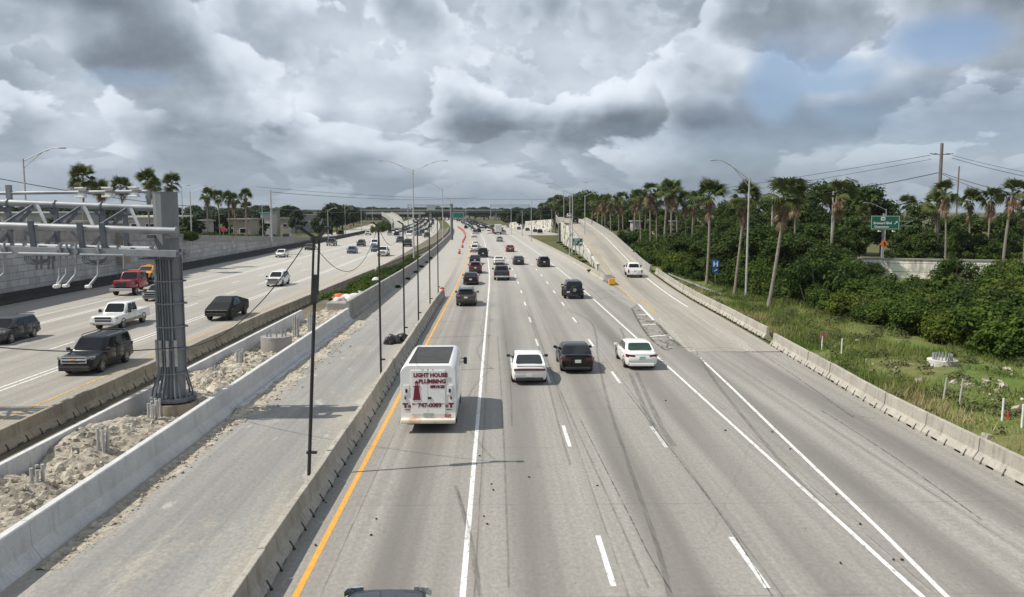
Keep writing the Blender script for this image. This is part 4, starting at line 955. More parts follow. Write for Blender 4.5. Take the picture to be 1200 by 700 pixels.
# left retaining wall with big interlocking blocks
m, nt = new_mat('retaining wall blocks'); g = nt.n('NewGeometry').outputs['Position']
sp = nt.n('SeparateXYZ'); nt.put(sp.inputs[0], g); cv = nt.n('CombineXYZ'); nt.put(cv.inputs[0], sp.outputs[1]); nt.put(cv.inputs[1], sp.outputs[2])
b = nt.n('TexBrick'); nt.put(b.inputs['Vector'], cv.outputs[0]); nt.put(b.inputs['Scale'], 1.0); b.offset = .5; b.squash = 1.0
for k, v in (('Brick Width', 1.9), ('Row Height', .72), ('Mortar Size', .035), ('Mortar Smooth', .1), ('Bias', 0.0)): nt.put(b.inputs[k], v)
nt.put(b.inputs['Color1'], (.46, .46, .455)); nt.put(b.inputs['Color2'], (.34, .345, .35)); nt.put(b.inputs['Mortar'], (.19, .19, .19))
c = nt.mix(nt.rng(nt.noise(g, .7, 6, .65), .4, .7, 0, .6), b.outputs['Color'], (.22, .22, .22)); c = nt.mix(nt.rng(nt.noise(nt.scale(g, (1, 1, .25)), .5, 4), .55, .7, 0, .5), c, (.17, .17, .17))
finish(nt, c, .9, bump=b.outputs['Fac'], bs=-.5, bd=.06); M_BLOCK = m
wz = I([40, 78, 124, 170, 225, 262], [7.6, 6.3, 4.5, 2.8, .9, .1])
ys = list(np.arange(20, 262, 5.0))
rs = [[(-47.75 + off(y), y, -.2), (-47.75 + off(y), y, wz(y)), (-48.3 + off(y), y, wz(y)), (-48.3 + off(y), y, -.2)] for y in ys]
rw = MB().rings(rs).build('retaining_wall', M_BLOCK); tag(rw, 'tall grey retaining wall of staggered blocks left of the oncoming road', 'wall')
rs = [[(-47.6 + off(y), y, wz(y)), (-47.62 + off(y), y, wz(y) + .95), (-48.0 + off(y), y, wz(y) + .95), (-48.35 + off(y), y, wz(y))] for y in ys]
MB().rings(rs).build('parapet', M_OLD, rw)
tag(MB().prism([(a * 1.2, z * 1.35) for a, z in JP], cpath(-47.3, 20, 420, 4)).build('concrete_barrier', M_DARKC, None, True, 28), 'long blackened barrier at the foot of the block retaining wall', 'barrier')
# street on top of the wall
vs = []
for y in ys: vs += [(-48.3 + off(y), y, wz(y) - .05), (-70 + off(y), y, wz(y) - .05), (-140, y, max(wz(y) - 1.4, 0))]
n = len(ys); fs = []
for j in range(n - 1):
    for i in range(2): fs.append((j * 3 + i, j * 3 + i + 1, j * 3 + i + 4, j * 3 + i + 3))
o = MB().add(vs, fs).build('embankment', M_GROUND); tag(o, kind='structure')
rows_mesh('slip_road', ys, K(-59), K(-50), lambda y: wz(y) + .02, M_LEFT, 2)
rows_mesh('slip_road', list(np.arange(258, 620, 10.0)), lambda y: -59 - max(0, y - 300) * .02, lambda y: -50 - max(0, y - 300) * .015, K(.12), M_LEFT, 2)
for i, (px, py, Y, lab) in enumerate(((313, 275.5, 190, 'grey car beside the utility pole above the retaining wall'), (336, 276.5, 205, 'small dark car on the slip road above the wall'), (399.5, 275, 300, 'small dark car on the pale slip road'), (411, 267, 430, 'small red car on the pale slip road'), (401, 266.5, 430, 'small white car on the pale slip road'))):
    o = FC[(3, 7, 7, 4, 6)[i]].copy(); COL.objects.link(o); q = PY(px, py, Y); o.location = (q.x, Y, max(wz(Y), .12) + .02); o.rotation_euler = (0, 0, PI + head(Y)); tag(o, lab, 'car')
# ------------------------------------------------------------------ flyover and far overpass
fl = []
for px, py, Y, hw in ((466, 267, 340, 2.6), (466, 262, 390, 2.7), (464, 257, 440, 2.9), (459, 253, 510, 3.2), (453, 250, 590, 3.6)):
    q = PY(px, py, Y); fl.append((q, hw))
rs = [[(q.x - h, q.y, max(q.z - 1.6, -.1)), (q.x - h, q.y, q.z + .9), (q.x - h + .4, q.y, q.z + .9), (q.x - h + .4, q.y, q.z), (q.x + h - .4, q.y, q.z), (q.x + h - .4, q.y, q.z + .9), (q.x + h, q.y, q.z + .9), (q.x + h, q.y, max(q.z - 1.6, -.1))] for q, h in fl]
fo = MB().rings(rs).build('flyover_ramp', pm('pale flyover concrete', (.33, .32, .29), (.25, .24, .22), .2, .85)); tag(fo, 'pale concrete flyover ramp rising from the middle of the oncoming road', 'flyover')
for q, h in fl[2:]: MB().cyl((q.x, q.y, -.1), (q.x, q.y, q.z - 1.4), .9, n=12).build('pier', M_OLD, fo)
M_DECK = pm('dark overpass girder', (.11, .115, .12), (.075, .08, .085), .1, .8)
ov = thing('overpass', 'long dark overpass crossing the motorway in the distance', 'overpass', (0, 760, 0))
MB().box((-60, 0, 8.2), (420, 12, 1.6)).build('deck', M_DECK, ov); MB().box((-60, -6.2, 9.45), (420, .3, .9)).build('parapet', M_OLD, ov)
for x in range(-240, 140, 30): MB().box((x, 0, 3.6), (1.6, 9, 7.6)).build('pier', M_OLD, ov)
ov = thing('overpass', 'pale overpass approach left of the flyover in the distance', 'overpass', (-150, 640, 0))
MB().box((-10, 0, 7.0), (210, 10, 1.5)).build('deck', M_OLD, ov)
for x in range(-105, 95, 28): MB().box((x, 0, 3.2), (1.4, 7, 6.4)).build('pier', M_OLD, ov)
# frames over the far road
for i, (x0, x1, Y, z0, lab, b) in enumerate(((478, 528, 520, 8.3, 'far overhead sign frame seen above the overpass', ((500, 510, 241, 246.5),)), (575, 620, 640, 9.5, 'far thin overhead frame right of the green sign', ()))):
    a, c = PY(x0, 240.5, Y), PY(x1, 240.5, Y); t = thing('sign_frame', lab, 'gantry', (a.x, Y, 0))
    MB().beam((0, 0, a.z), (c.x - a.x, 0, c.z), .5, .5).beam((0, 0, a.z - 1.4), (c.x - a.x, 0, c.z - 1.4), .4, .4).build('beam', M_GALV, t)
    for k in (0, 1): MB().cyl(((c.x - a.x) * k, 0, 0), ((c.x - a.x) * k, 0, a.z + .5), .3).build('post', M_GALV, t)
    for (u0, u1, v0, v1) in b:
        p, q = PY(u0, v0, Y - .6), PY(u1, v1, Y - .6); MB().box(((p.x + q.x) / 2 - a.x, -.6, (p.z + q.z) / 2), (q.x - p.x, .2, p.z - q.z)).build('sign_panel', M_ALU, t)
# ------------------------------------------------------------------ lamps and poles
def arm_pts(x0, z0, dx, rise, n=7): return [(x0 + dx * t, 0, z0 + rise * (1 - max(0, 1 - t * 1.22) ** 1.12)) for t in [k / n for k in range(n + 1)]]
def lamp(name, label, base, ztop, arms, mat=None, r=.11, rz=0.0, double=True, lum=.75, group=None):
    mat = mat or M_POLE; t = thing(name, label, 'street lamp', base, rz, group); h = ztop - base[2]
    MB().cyl((0, 0, 0), (0, 0, h), r, r * .62, 10).build('pole', mat, t, True)
    MB().cyl((0, 0, 0), (0, 0, .35), r * 1.9, r * 1.6, 10).build('base', mat, t, True)
    for dx, rise in arms:
        a = MB().tube(arm_pts(0, h - .25, dx, rise + .25), .045, 6)
        if double: a.tube([(0, 0, h - 1.0)] + [(x, 0, z - .35 * (1 - i / 5)) for i, (x, y, z) in enumerate(arm_pts(0, h - .6, dx * .72, rise * .86 + .5, 5))][1:], .035, 6)
        a = a.build('arm', mat, t, True); s = 1 if dx > 0 else -1
        MB().bbox((dx + s * lum * .45, 0, h + rise + .0), (lum, .3, .13), .05).build('luminaire', mat, t, True)
    return t
def base_at(px, py, z=0.0): p = P(px, py, z); return (p.x, p.y, z)
# silver median lamps
q = PY(485, 300, 152); lamp('street_lamp', 'tall silver double armed lamp post in the median behind the black poles', (q.x, 152, 0), PY(485, 199, 152).z, ((-5.6, 1.6), (5.6, 1.6)), r=.16, lum=.9)
q = PY(519, 280, 235); lamp('street_lamp', 'second silver double armed lamp post, left of the dark sign column', (q.x, 235, 0), PY(519, 221, 235).z, ((-4.0, 1.5), (4.0, 1.5)), r=.15)
for i, (px, pt, Y, w) in enumerate(((528, 233, 330, 4), (546, 237, 430, 4))):
    q = PY(px, 262, Y); lamp('street_lamp', ['thin far double armed lamp post beside the dark column', 'thin far double armed lamp post over the green sign'][i], (q.x, Y, 0), PY(px, pt, Y).z, ((-w, 1.4), (w, 1.4)), r=.14)
# right hand lamps
q = P(874, 349); h = PY(879, 207, q.y); lamp('street_lamp', 'tall pale lamp post with a double braced arm reaching over the verge', (q.x, q.y, 0), PY(877, 208, q.y).z, ((-3.55, 1.75),), r=.13, lum=.6)
q = PY(974, 285, 118); lamp('street_lamp', 'pale lamp post with its arm to the right in front of a brown palm', (q.x, 118, 0), PY(976, 224, 118).z, ((3.4, 1.0),), r=.13, double=False)
q = PY(1036, 300, 150); lamp('street_lamp', 'lamp post with curved arm just above the green street sign', (q.x, 150, 0), PY(1036, 245, 150).z, ((-3.6, 1.1),), r=.1, double=False)
for i, (px, pb, pt, arms, lab) in enumerate(((667.5, 300, 226, ((-4.2, 1.9), (2.8, 2.0)), 'lamp post on the grass island with two arms, left of the exit sign'), (670.5, 296, 227, (), 'bare pale pole behind the two armed lamp post on the island'), (685, 292, 229, ((4.8, 1.5),), 'lamp post behind the exit sign with its arm over the ramp'), (622.5, 283, 233, ((-3.4, 1.4),), 'lamp post on the island near the parked cars'), (599, 275, 236, (), 'thin grey pole right of the white box truck'), (660.5, 282, 224, ((-4, 1.3), (3.6, 1.2)), 'lamp post at the dark pier with two thin arms'), (612, 277, 247, (), 'short far pole in front of the dark trees'))):
    q = P(px, pb); lamp('street_lamp' if arms else 'utility_pole', lab, (q.x, q.y, 0), PY(px, pt, q.y).z, arms, r=.12, double=False)
for o in [x for x in S.objects if x.name.startswith('utility_pole') and x.get('category') == 'street lamp']: o['category'] = 'pole'
# left lamps
def lampY(px, pt, Y, zb, arms, lab, double=False, mat=None, r=.11):
    q = PY(px, pt, Y); return lamp('street_lamp', lab, (q.x, Y, zb), q.z, arms, mat, r, 0, double)
lampY(27, 186, 84, 6.0, ((3.6, 1.05),), 'grey lamp post rising behind the gantry at the left edge', True)
lampY(222.5, 224, 140, 4, ((3.6, .75),), 'slim lamp post right of the gantry column')
lampY(212.5, 218, 150, 4, ((-.9, .1), (.9, .1)), 'floodlight post just behind the gantry column')
for i, (px, pt, Y) in enumerate(((307, 241, 180), (404, 241, 300), (423, 240, 330), (436, 238, 350), (384, 246, 240))):
    lampY(px, pt, Y, 0, ((2.0, .5),), ['slim grey pole left of the wooden utility pole', 'slim pole in front of the far left trees', 'slim lamp post near the far billboard', 'slim lamp post right of the far billboard', 'short slim pole beside the slip road'][i])
# temporary black light poles
def tpole(px, pb, pt, first, lab):
    q = P(px, pb); zt_ = PY(px, pt, q.y).z; t = thing('light_pole', lab, 'light pole', (q.x, q.y, 0)); k = 1.0
    # the tilt: top lies slightly to one side
    if first:
        tx = PY(371, 279, q.y).x - q.x
        ax = lambda z: tx * z / zt_
        zm = PY(371, 345, q.y).z; z2 = PY(371, 322, q.y).z
        MB().cyl((0, 0, 0), (ax(zm), 0, zm), .062, .058, 10).build('pole', M_BLK, t, True)
        MB().beam((ax(zm - .3), 0, zm - .3), (ax(z2), 0, z2), .27, .2).build('clamp', M_BLK, t)
        for s in (-1, 1): MB().cyl((ax(zm) + s * .09, 0, zm), (ax(zt_) + s * .09, 0, zt_), .04, n=8).build('upright', M_BLK, t, True)
        MB().box((ax(zt_) , 0, zt_), (.32, .16, .12)).build('cap', M_BLK, t)
        for s, d, r_ in ((-1, .5, .32), (1, .32, .3)): MB().beam((ax(zt_) + s * .08, 0, zt_ + .02), (ax(zt_) + s * d, -.05, zt_ + r_), .1, .1).bbox((ax(zt_) + s * (d + .06), -.06, zt_ + r_ + .03), (.2, .22, .12), .02).build('lamp_head', M_BLK, t)
        MB().box((.12, 0, .8), (.35, .12, .08)).build('bracket', M_BLK, t)
    else:
        MB().cyl((0, 0, 0), (0, 0, zt_), .06, .05, 10).build('pole', M_BLK, t, True)
        MB().beam((0, 0, zt_ - .05), (-.28, 0, zt_ + .12), .09, .09).bbox((-.3, 0, zt_ + .14), (.16, .16, .08), .02).build('lamp_head', M_BLK, t)
        MB().box((.1, 0, .8), (.3, .12, .08)).build('bracket', M_BLK, t)
    return t, Vector((q.x, q.y, zt_))
tops = []
for i, (px, pb, pt) in enumerate(((362, 557, 279), (446.5, 438, 264), (474, 397, 262), (490.5, 378, 261), (504, 360, 259), (513.5, 345, 257))):
    t, v = tpole(px, pb, pt, i == 0, ['black light pole with a twin upright top, nearest the camera', 'second black light pole from the camera along the closed lane', 'third black light pole, standing in the black sandbags', 'fourth black light pole along the closed lane', 'fifth black light pole along the closed lane', 'farthest black light pole, near the orange barrel'][i]); tops.append(v)
q = PY(529.5, 280, 255); t = thing('sign_column', 'dark steel column carrying the far green overhead sign', 'sign column', (q.x, 255, 0))
MB().cyl((0, 0, 0), (0, 0, PY(529, 241, 255).z), .42, .4, 12).build('column', M_BLUST, t, True); MB().box((0, 0, PY(529, 240, 255).z), (.9, .5, .5)).build('cap', M_BLUST, t)
q1 = PY(530.5, 249.2, 254); q2 = PY(544, 256, 254)
MB().beam((0, 0, q1.z - .5), (q2.x - q.x, 0, q1.z - .5), .2, .25).beam((0, 0, q2.z + .5), (q2.x - q.x, 0, q2.z + .5), .2, .25).build('sign_arm', M_BLUST, t)
sg = thing('overhead_sign', 'far green overhead guide sign over the drum taper', 'sign', ((q1.x + q2.x) / 2, 253.6, q2.z)); w_, h_ = q2.x - q1.x, q1.z - q2.z
MB().bbox((0, 0, h_ / 2), (w_, .08, h_), .03).build('panel', M_SIGNG, sg)
mb = MB()
for s in (-1, 1): mb.box((s * (w_ / 2 - .08), -.05, h_ / 2), (.06, .02, h_ - .1))
for s in (.08, h_ - .08): mb.box((0, -.05, s), (w_ - .22, .02, .06))
mb.build('border', M_SIGNW, sg)
# cables
def cable(name, label, a, b, sag, r=.018, n=24, mat=M_BLK):
    a, b = Vector(a), Vector(b)
    o = MB().tube([a.lerp(b, k / n) - Vector((0, 0, sag * 4 * (k / n) * (1 - k / n))) for k in range(n + 1)], r, 5).build(name, mat, None, True); tag(o, label, 'cable')
v0 = tops[0] + Vector((.25, 0, 0))
cable('cable', 'sagging black cable between the first two light poles', v0, tops[1], 1.75, .013)
col_pt = PY(212, 407, 34.0)
cable('cable', 'black cable drooping from the first light pole to the gantry column', v0 - Vector((.1, 0, .1)), col_pt, .9, .018)
cable('cable', 'black cable sagging across the left foreground from the gantry column', col_pt, PY(-40, 403, 33.5), .25, .024)
for i in range(1, 5): cable('cable', ['black cable between the second and third light poles', 'black cable between the third and fourth light poles', 'black cable between the fourth and fifth light poles', 'black cable between the two farthest light poles'][i - 1], tops[i] - Vector((0, 0, .1)), tops[i + 1] - Vector((0, 0, .1)), 1.2, .015)
# utility poles and wires on the right
def upole(px, pt, Y, lab, zb=0.0, r=.2, arms=True, mat=None):
    q = PY(px, pt, Y); t = thing('utility_pole', lab, 'utility pole', (q.x, Y, zb)); h = q.z - zb
    MB().cyl((0, 0, 0), (0, 0, h), r, r * .72, 10).build('pole', mat or M_WOOD, t, True)
    if arms:
        MB().beam((-1.3, 0, h - 1.6), (1.3, 0, h - 1.6), .1, .1).build('crossarm', mat or M_WOOD, t)
        for x in (-1.2, -.6, .6, 1.2): MB().cyl((x, 0, h - 1.55), (x + (.5 if x > 0 else -.5), -.1, h - 1.5), .05, .06, 6).build('insulator', M_TRIM, t)
    return t, q
_, u1 = upole(1104, 168, 120, 'tall brown utility pole on the right carrying the wires', r=.30)
_, u2 = upole(1124, 195, 150, 'thinner utility pole just right of the tall brown one', r=.17, arms=False)
upole(906, 222, 130, 'grey concrete utility pole left of the leaning palms', r=.17, arms=False, mat=M_POLE)
zz1 = PY(1104, 182, 120).z; zz2 = PY(1104, 202, 120).z
a1 = Vector((u1.x, 120, zz1)); a2 = Vector((u1.x, 120, zz2))
cable('power_line', 'upper power line running left from the tall utility pole', a1 - Vector((1.6, 0, 0)), PY(560, 245, 330), 2.4, .035, 40)
cable('power_line', 'thick lower line running left from the tall utility pole', a2, PY(880, 233, 210), 1.0, .06, 30)
cable('power_line', 'thin middle line running left from the tall utility pole', a1 - Vector((1.5, 0, .6)), PY(600, 246, 340), 2.8, .03, 40)
cable('power_line', 'upper power line leaving the photo on the right', a1 + Vector((1.6, 0, 0)), PY(1290, 215, 100), .4, .03)
cable('power_line', 'second power line leaving the photo on the right', a1 + Vector((1.6, 0, -.4)), PY(1290, 222, 100), .4, .04)
cable('power_line', 'lower line sloping to the palms on the right', a2, PY(1215, 232, 108), .3, .06)
cable('power_line', 'lowest line sloping to the palms on the right', a2 - Vector((0, 0, .15)), PY(1200, 236, 108), .4, .045)
_, u3 = upole(317, 223, 175, 'pale wooden utility pole standing above the retaining wall', zb=1.5, r=.2, arms=False, mat=M_POLE)
cable('power_line', 'dark power line crossing the sky behind the gantry', PY(-30, 204, 100), u3 - Vector((0, 0, 4)), 1.2, .05, 30)
cable('power_line', 'power line running right from the pale wooden pole', u3 - Vector((0, 0, .4)), PY(560, 231, 420), 1.5, .05, 40)
cable('power_line', 'lower power line running right from the pale wooden pole', u3 - Vector((0, 0, 3.8)), PY(470, 244, 420), 1.5, .05, 40)
cable('power_line', 'thin power line high over the far motorway', PY(300, 219, 300), PY(740, 231, 320), 2.4, .05, 40)
# ------------------------------------------------------------------ signs
def rrect_border(w, h, y, inset=.07, t=.05):
    mb = MB()
    for s in (-1, 1): mb.box((s * (w / 2 - inset), y, h / 2), (t, .012, h - 2 * inset + t))
    for z_ in (inset, h - inset): mb.box((0, y, z_), (w - 2 * inset - t - .004, .012, t))
    return mb
FX = lambda x, z, y=-.052: Matrix.Translation((x, y, z)) @ Matrix.Rotation(PI / 2, 4, 'X')
q = P(676, 302); Ys = q.y; a, b = PY(670.3, 279.3, Ys), PY(683, 288.3, Ys); w_, h_ = b.x - a.x, a.z - b.z
sg = thing('exit_sign', 'green exit sign with number and arrow on the grass island', 'sign', ((a.x + b.x) / 2, Ys, 0))
MB().bbox((0, 0, b.z + h_ / 2), (w_, .08, h_), .03).build('panel', M_SIGNG, sg)
o = rrect_border(w_, h_, -.05).build('border', M_SIGNW, sg); o.location = (0, 0, b.z)
text_mesh('lettering', 'EXIT', h_ * .34, M_SIGNW, sg, FX(-.05, b.z + h_ * .74), .008)
text_mesh('lettering', '27', h_ * .5, M_SIGNW, sg, FX(-.22 * w_, b.z + h_ * .33), .012)
MB().beam((w_ * .1, -.055, b.z + h_ * .16), (w_ * .33, -.055, b.z + h_ * .4), .012, .11).poly([(w_ * .16, -.052, b.z + h_ * .46), (w_ * .4, -.052, b.z + h_ * .2), (w_ * .41, -.052, b.z + h_ * .5)], .012).build('arrow', M_SIGNW, sg)
for s in (-1, 1): MB().box((s * w_ * .18, .1, b.z / 2), (.12, .08, b.z)).build('post', M_GALV, sg)
MB().box((-w_ * .62, .02, b.z + h_ * .45), (.1, .05, h_ * 1.15)).build('side_panel', M_WHITE, sg)
Ys = 112; a, b = PY(1021, 253, Ys), PY(1053.5, 269, Ys); w_, h_ = b.x - a.x, a.z - b.z
sg = thing('street_sign', 'large green street guide sign on a cantilever pole at the right', 'sign', ((a.x + b.x) / 2, Ys, 0))
MB().bbox((0, 0, b.z + h_ / 2), (w_, .08, h_), .03).build('panel', M_SIGNG, sg)
o = rrect_border(w_, h_, -.05, .06, .045).build('border', M_SIGNW, sg); o.location = (0, 0, b.z)
MB().bbox((-w_ * .08, -.05, b.z + h_ * .78), (.62, .03, .5), .012).build('shield', M_SIGNW, sg)
text_mesh('lettering', '842', .3, M_TRIM, sg, FX(-w_ * .08, b.z + h_ * .78, -.068), .004)
text_mesh('lettering', 'Broward Blvd', .47, M_SIGNW, sg, FX(-w_ * .09, b.z + h_ * .46), .012, sx=.98)
text_mesh('lettering', 'Downtown', .43, M_SIGNW, sg, FX(-w_ * .12, b.z + h_ * .19), .010)
MB().beam((w_ * .33, -.055, b.z + h_ * .38), (w_ * .41, -.055, b.z + h_ * .55), .012, .08).poly([(w_ * .345, -.052, b.z + h_ * .57), (w_ * .425, -.052, b.z + h_ * .47), (w_ * .43, -.052, b.z + h_ * .62)], .012).build('arrow', M_SIGNW, sg)
MB().cyl((0, .45, 0), (0, .45, b.z + h_ + .3), .16, n=10).build('pole', M_GALV, sg, True)
MB().beam((-w_ * .55, .2, b.z + h_ * .25), (w_ * 1.0, .2, b.z + h_ * .25), .1, .12).beam((-w_ * .55, .2, b.z + h_ * .6), (w_ * 1.0, .2, b.z + h_ * .6), .1, .12).beam((w_ * .6, .2, b.z + h_ * .25), (w_ * .95, .2, b.z + h_ * .6), .08, .08).build('support_arm', M_GALV, sg)
for s in (-.25, .25): MB().bbox((s * w_, -.5, b.z - .25), (.35, .3, .12), .03).beam((s * w_, 0, b.z - .1), (s * w_, -.45, b.z - .25), .04, .04).build('sign_lamp', M_WHITE, sg)
Ys = 111; q = PY(1036, 286, Ys); sg = thing('warning_sign', 'orange diamond warning sign with a black symbol below the green sign', 'sign', (q.x, Ys, 0))
MB().poly([(0, -.02, q.z - .62), (.62, -.02, q.z), (0, -.02, q.z + .62), (-.62, -.02, q.z)], .03).build('panel', M_SIGNO, sg)
MB().box((0, -.07, q.z - .05), (.1, .02, .5)).poly([(-.16, -.065, q.z + .1), (.16, -.065, q.z + .1), (0, -.065, q.z + .36)], .015).box((.16, -.07, q.z - .12), (.08, .02, .34)).build('symbol', M_TRIM, sg)
MB().cyl((0, .05, 0), (0, .05, q.z + .5), .05, n=8).build('post', M_GALV, sg)
q = P(838, 336); Ys = q.y; a, b = PY(834.5, 305, Ys), PY(842.5, 318.5, Ys); sg = thing('hospital_sign', 'blue hospital sign with a white H on a thin post by the palm trunk', 'sign', (q.x, Ys, 0)); w_ = b.x - a.x
MB().bbox((0, 0, (a.z + b.z) / 2 + .22), (w_, .05, w_ * 1.05), .02).build('panel', M_SIGNB, sg)
MB().bbox((0, 0, b.z + .12), (w_ * .8, .05, w_ * .55), .02).build('arrow_panel', M_SIGNB, sg)
zc_ = (a.z + b.z) / 2 + .22
MB().box((-w_ * .24, -.035, zc_), (w_ * .17, .02, w_ * .72)).box((w_ * .24, -.035, zc_), (w_ * .17, .02, w_ * .72)).box((0, -.035, zc_), (w_ * .31, .02, w_ * .16)).build('letter', M_SIGNW, sg)
MB().beam((-w_ * .18, -.035, b.z + .05), (w_ * .12, -.035, b.z + .2), .015, .06).poly([(w_ * .02, -.032, b.z + .24), (w_ * .2, -.032, b.z + .1), (w_ * .22, -.032, b.z + .3)], .012).build('arrow', M_SIGNW, sg)
MB().cyl((0, .05, 0), (0, .05, zc_), .035, n=8).build('post', M_GALV, sg)
# red roadside sign seen from far on the left wall
q = PY(261.5, 269, 150); sg = thing('stop_sign', 'small reddish sign on a post above the retaining wall', 'sign', (q.x, 150, 3.4)); n = 8
MB().poly([(.45 * math.cos(PI / 8 + PI / 4 * k), 0, q.z - 3.4 + .45 * math.sin(PI / 8 + PI / 4 * k)) for k in range(8)], .03).build('panel', M_RED, sg); MB().cyl((0, .05, 0), (0, .05, q.z - 3.2), .04, n=6).build('post', M_GALV, sg)
# ------------------------------------------------------------------ work zone things
def barrel(x, y, label, group=None):
    t = thing('traffic_drum', label, 'traffic drum', (x, y, 0), 0, group)
    MB().cyl((0, 0, 0), (0, 0, .1), .33, .32, 14).build('base', M_RUB, t)
    MB().cyl((0, 0, .1), (0, 0, .95), .29, .24, 14).cyl((0, 0, .95), (0, 0, 1.05), .1, .08, 8).build('drum', M_ORANGE, t, True)
    for z_ in (.36, .68): MB().cyl((0, 0, z_), (0, 0, z_ + .12), .292 - .05 * z_, .285 - .05 * z_, 14).build('band', M_SIGNW, t, True)
    return t
b0 = barrel(-5.66, 85.75, 'faded orange drum capping the end of the grey barrier')
src = None
for i, (a, b) in enumerate(((538.3, 298.3), (541.8, 291), (542.5, 285), (544, 282.5), (545.2, 280), (545.3, 278), (545, 276.2), (544.3, 274.6), (543.5, 273.2), (542.6, 272), (541.5, 271), (540.4, 270), (539.2, 269.2), (538, 268.4), (536.8, 267.6))):
    p = P(a, b - .5)
    if src is None: src = barrel(p.x, p.y, 'orange traffic drum in the curved taper closing the left lane', 'drums of the lane taper'); t = src
    else: t = copy_tree(src); t.location = (p.x, p.y, 0)
    if i == 0: t['label'] = 'nearest orange drum of the curved taper'
    if i == 1: t['label'] = 'second nearest orange drum of the curved taper'
# rebar stubs poking out of the rubble: four pipes round a bundle
def stub(px, pb, pt, label, wide=.3):
    q = P(px, pb, .35); h = max(PY(px, pt, q.y).z - .1, .5); t = thing('rebar_stub', label, 'stub', (q.x, q.y, .1))
    for k in range(4):
        a = k * PI / 2 + .5; MB().cyl((wide * .5 * math.cos(a), wide * .5 * math.sin(a), 0), (wide * .52 * math.cos(a) + .02, wide * .5 * math.sin(a), h - .04 * k), .055, n=8).build('pipe', M_WPIPE, t, True)
    MB().tube([(0, 0, 0), (.02, .01, h * .9)], .05, 8).build('core', M_TRIM, t)
M_WPIPE = pm('grey white conduit', (.42, .42, .41), (.3, .3, .29), 4, .6)
for i, (a, b, c_) in enumerate(((44, 573, 545), (121, 532, 499), (179, 499, 470), (253, 446, 428), (281, 430, 409), (347, 395, 369), (364, 386, 366))):
    stub(a, b, c_, ['pipe stub in the nearest rubble heap', 'second pipe stub from the camera, in the rubble', 'pipe stub just left of the gantry pedestal', 'pipe stub right of the gantry column in the rubble', 'pipe stub left of the bolt topped footing', 'tall pipe stub beyond the bolt topped footing', 'tall pipe stub next to the orange tarpaulin'][i], .3 if i < 5 else .34)
def footing(loc, r, h, label, nb=10, zbase=0.0, mat=M_OLD):
    t = thing('bolt_footing', label, 'footing', loc)
    MB().cyl((0, 0, zbase), (0, 0, h), r, r, 24).build('pedestal', mat, t, True, 40)
    for k in range(nb):
        a = 2 * PI * k / nb; MB().cyl((r * .62 * math.cos(a), r * .62 * math.sin(a), h), (r * .62 * math.cos(a), r * .62 * math.sin(a), h + .34), .05, n=6).build('bolt', M_GALV, t)
    return t
q = P(320, 412, .3); footing((q.x, q.y + .8, 0), .95, 1.15, 'round concrete footing topped with bolts in the median rubble')
q = P(1114, 434, .1); footing((q.x, q.y + .9, 0), .80, .55, 'white round footing with steel bolts in the verge grass', 18, -.2, pm('whitewashed concrete', (.6, .58, .54), (.4, .38, .34), 1.5, .85))
# tarp and bags
q = P(395, 361, .3)
def lump(name, label, cat, loc, sz, mat, seed, group=None, sub=3, amp=.3):
    bm = bmesh.new(); bmesh.ops.create_icosphere(bm, subdivisions=sub, radius=1); rr = random.Random(seed); ph = [rr.uniform(0, 6) for _ in range(6)]
    for v in bm.verts:
        k = 1 + amp * (math.sin(3 * v.co.x + ph[0]) * math.sin(4 * v.co.y + ph[1]) + .5 * math.sin(7 * v.co.z + ph[2]) * math.sin(6 * v.co.x + ph[3]))
        v.co = Vector((v.co.x * sz[0] * k, v.co.y * sz[1] * k, max(v.co.z * sz[2] * k, -.25 * sz[2])))
    me = bpy.data.meshes.new(name); bm.to_mesh(me); bm.free(); me.polygons.foreach_set('use_smooth', [True] * len(me.polygons)); me.materials.append(mat)
    o = bpy.data.objects.new(name, me); COL.objects.link(o); o.location = loc; return tag(o, label, cat, group)
lump('orange_tarp', 'crumpled orange tarpaulin heap at the end of the median walls', 'tarp', (q.x - .2, q.y + 3, .85), (.8, .9, .42), M_ORANGE, 2)
M_BAG = pm('white woven bag', (.62, .62, .6), (.45, .45, .43), 3, .8)
for k, (dx, dy, dz, s) in enumerate(((.7, 2.4, .85, .7), (1.2, 3.4, .85, .65), (-.1, 1.6, .7, .55), (1.3, 5.0, .9, .7))): lump('sand_bag', ['white bag just right of the orange tarpaulin', 'white bag farther right of the orange tarpaulin', 'white bag in front of the orange tarpaulin', 'white bag behind the others near the weeds'][k], 'bag', (q.x + dx, q.y + dy, dz), (s, s, .45), M_BAG, 10 + k)
mb = MB().bbox((q.x + .45, q.y + 2.5, .35), (2.7, 5.6, .9), .1); tag(mb.build('form_block', M_OLD), 'rough grey concrete block under the tarpaulin and bags', 'block')
q = P(430, 333, .3); lump('white_sheet', 'pale plastic sheeting in the weeds beside the taller wall', 'sheeting', (-14.3, q.y + 2, .6), (.6, 1.8, .4), M_BAG, 31)
q = P(466, 402)
M_BB = pm('black bag plastic', (.012, .012, .013), (.03, .03, .03), 4, .45)
for k, (dx, dy, s) in enumerate(((-.25, .2, .5), (.2, .9, .48), (-.5, -.4, .4))): lump('black_bag', ['black sandbag at the foot of the third light pole', 'black sandbag against the grey barrier', 'small black sandbag nearest the camera by the light pole'][k], 'sandbag', (q.x + dx, q.y + dy, .1), (s, s * 1.2, .42), M_BB, 50 + k)
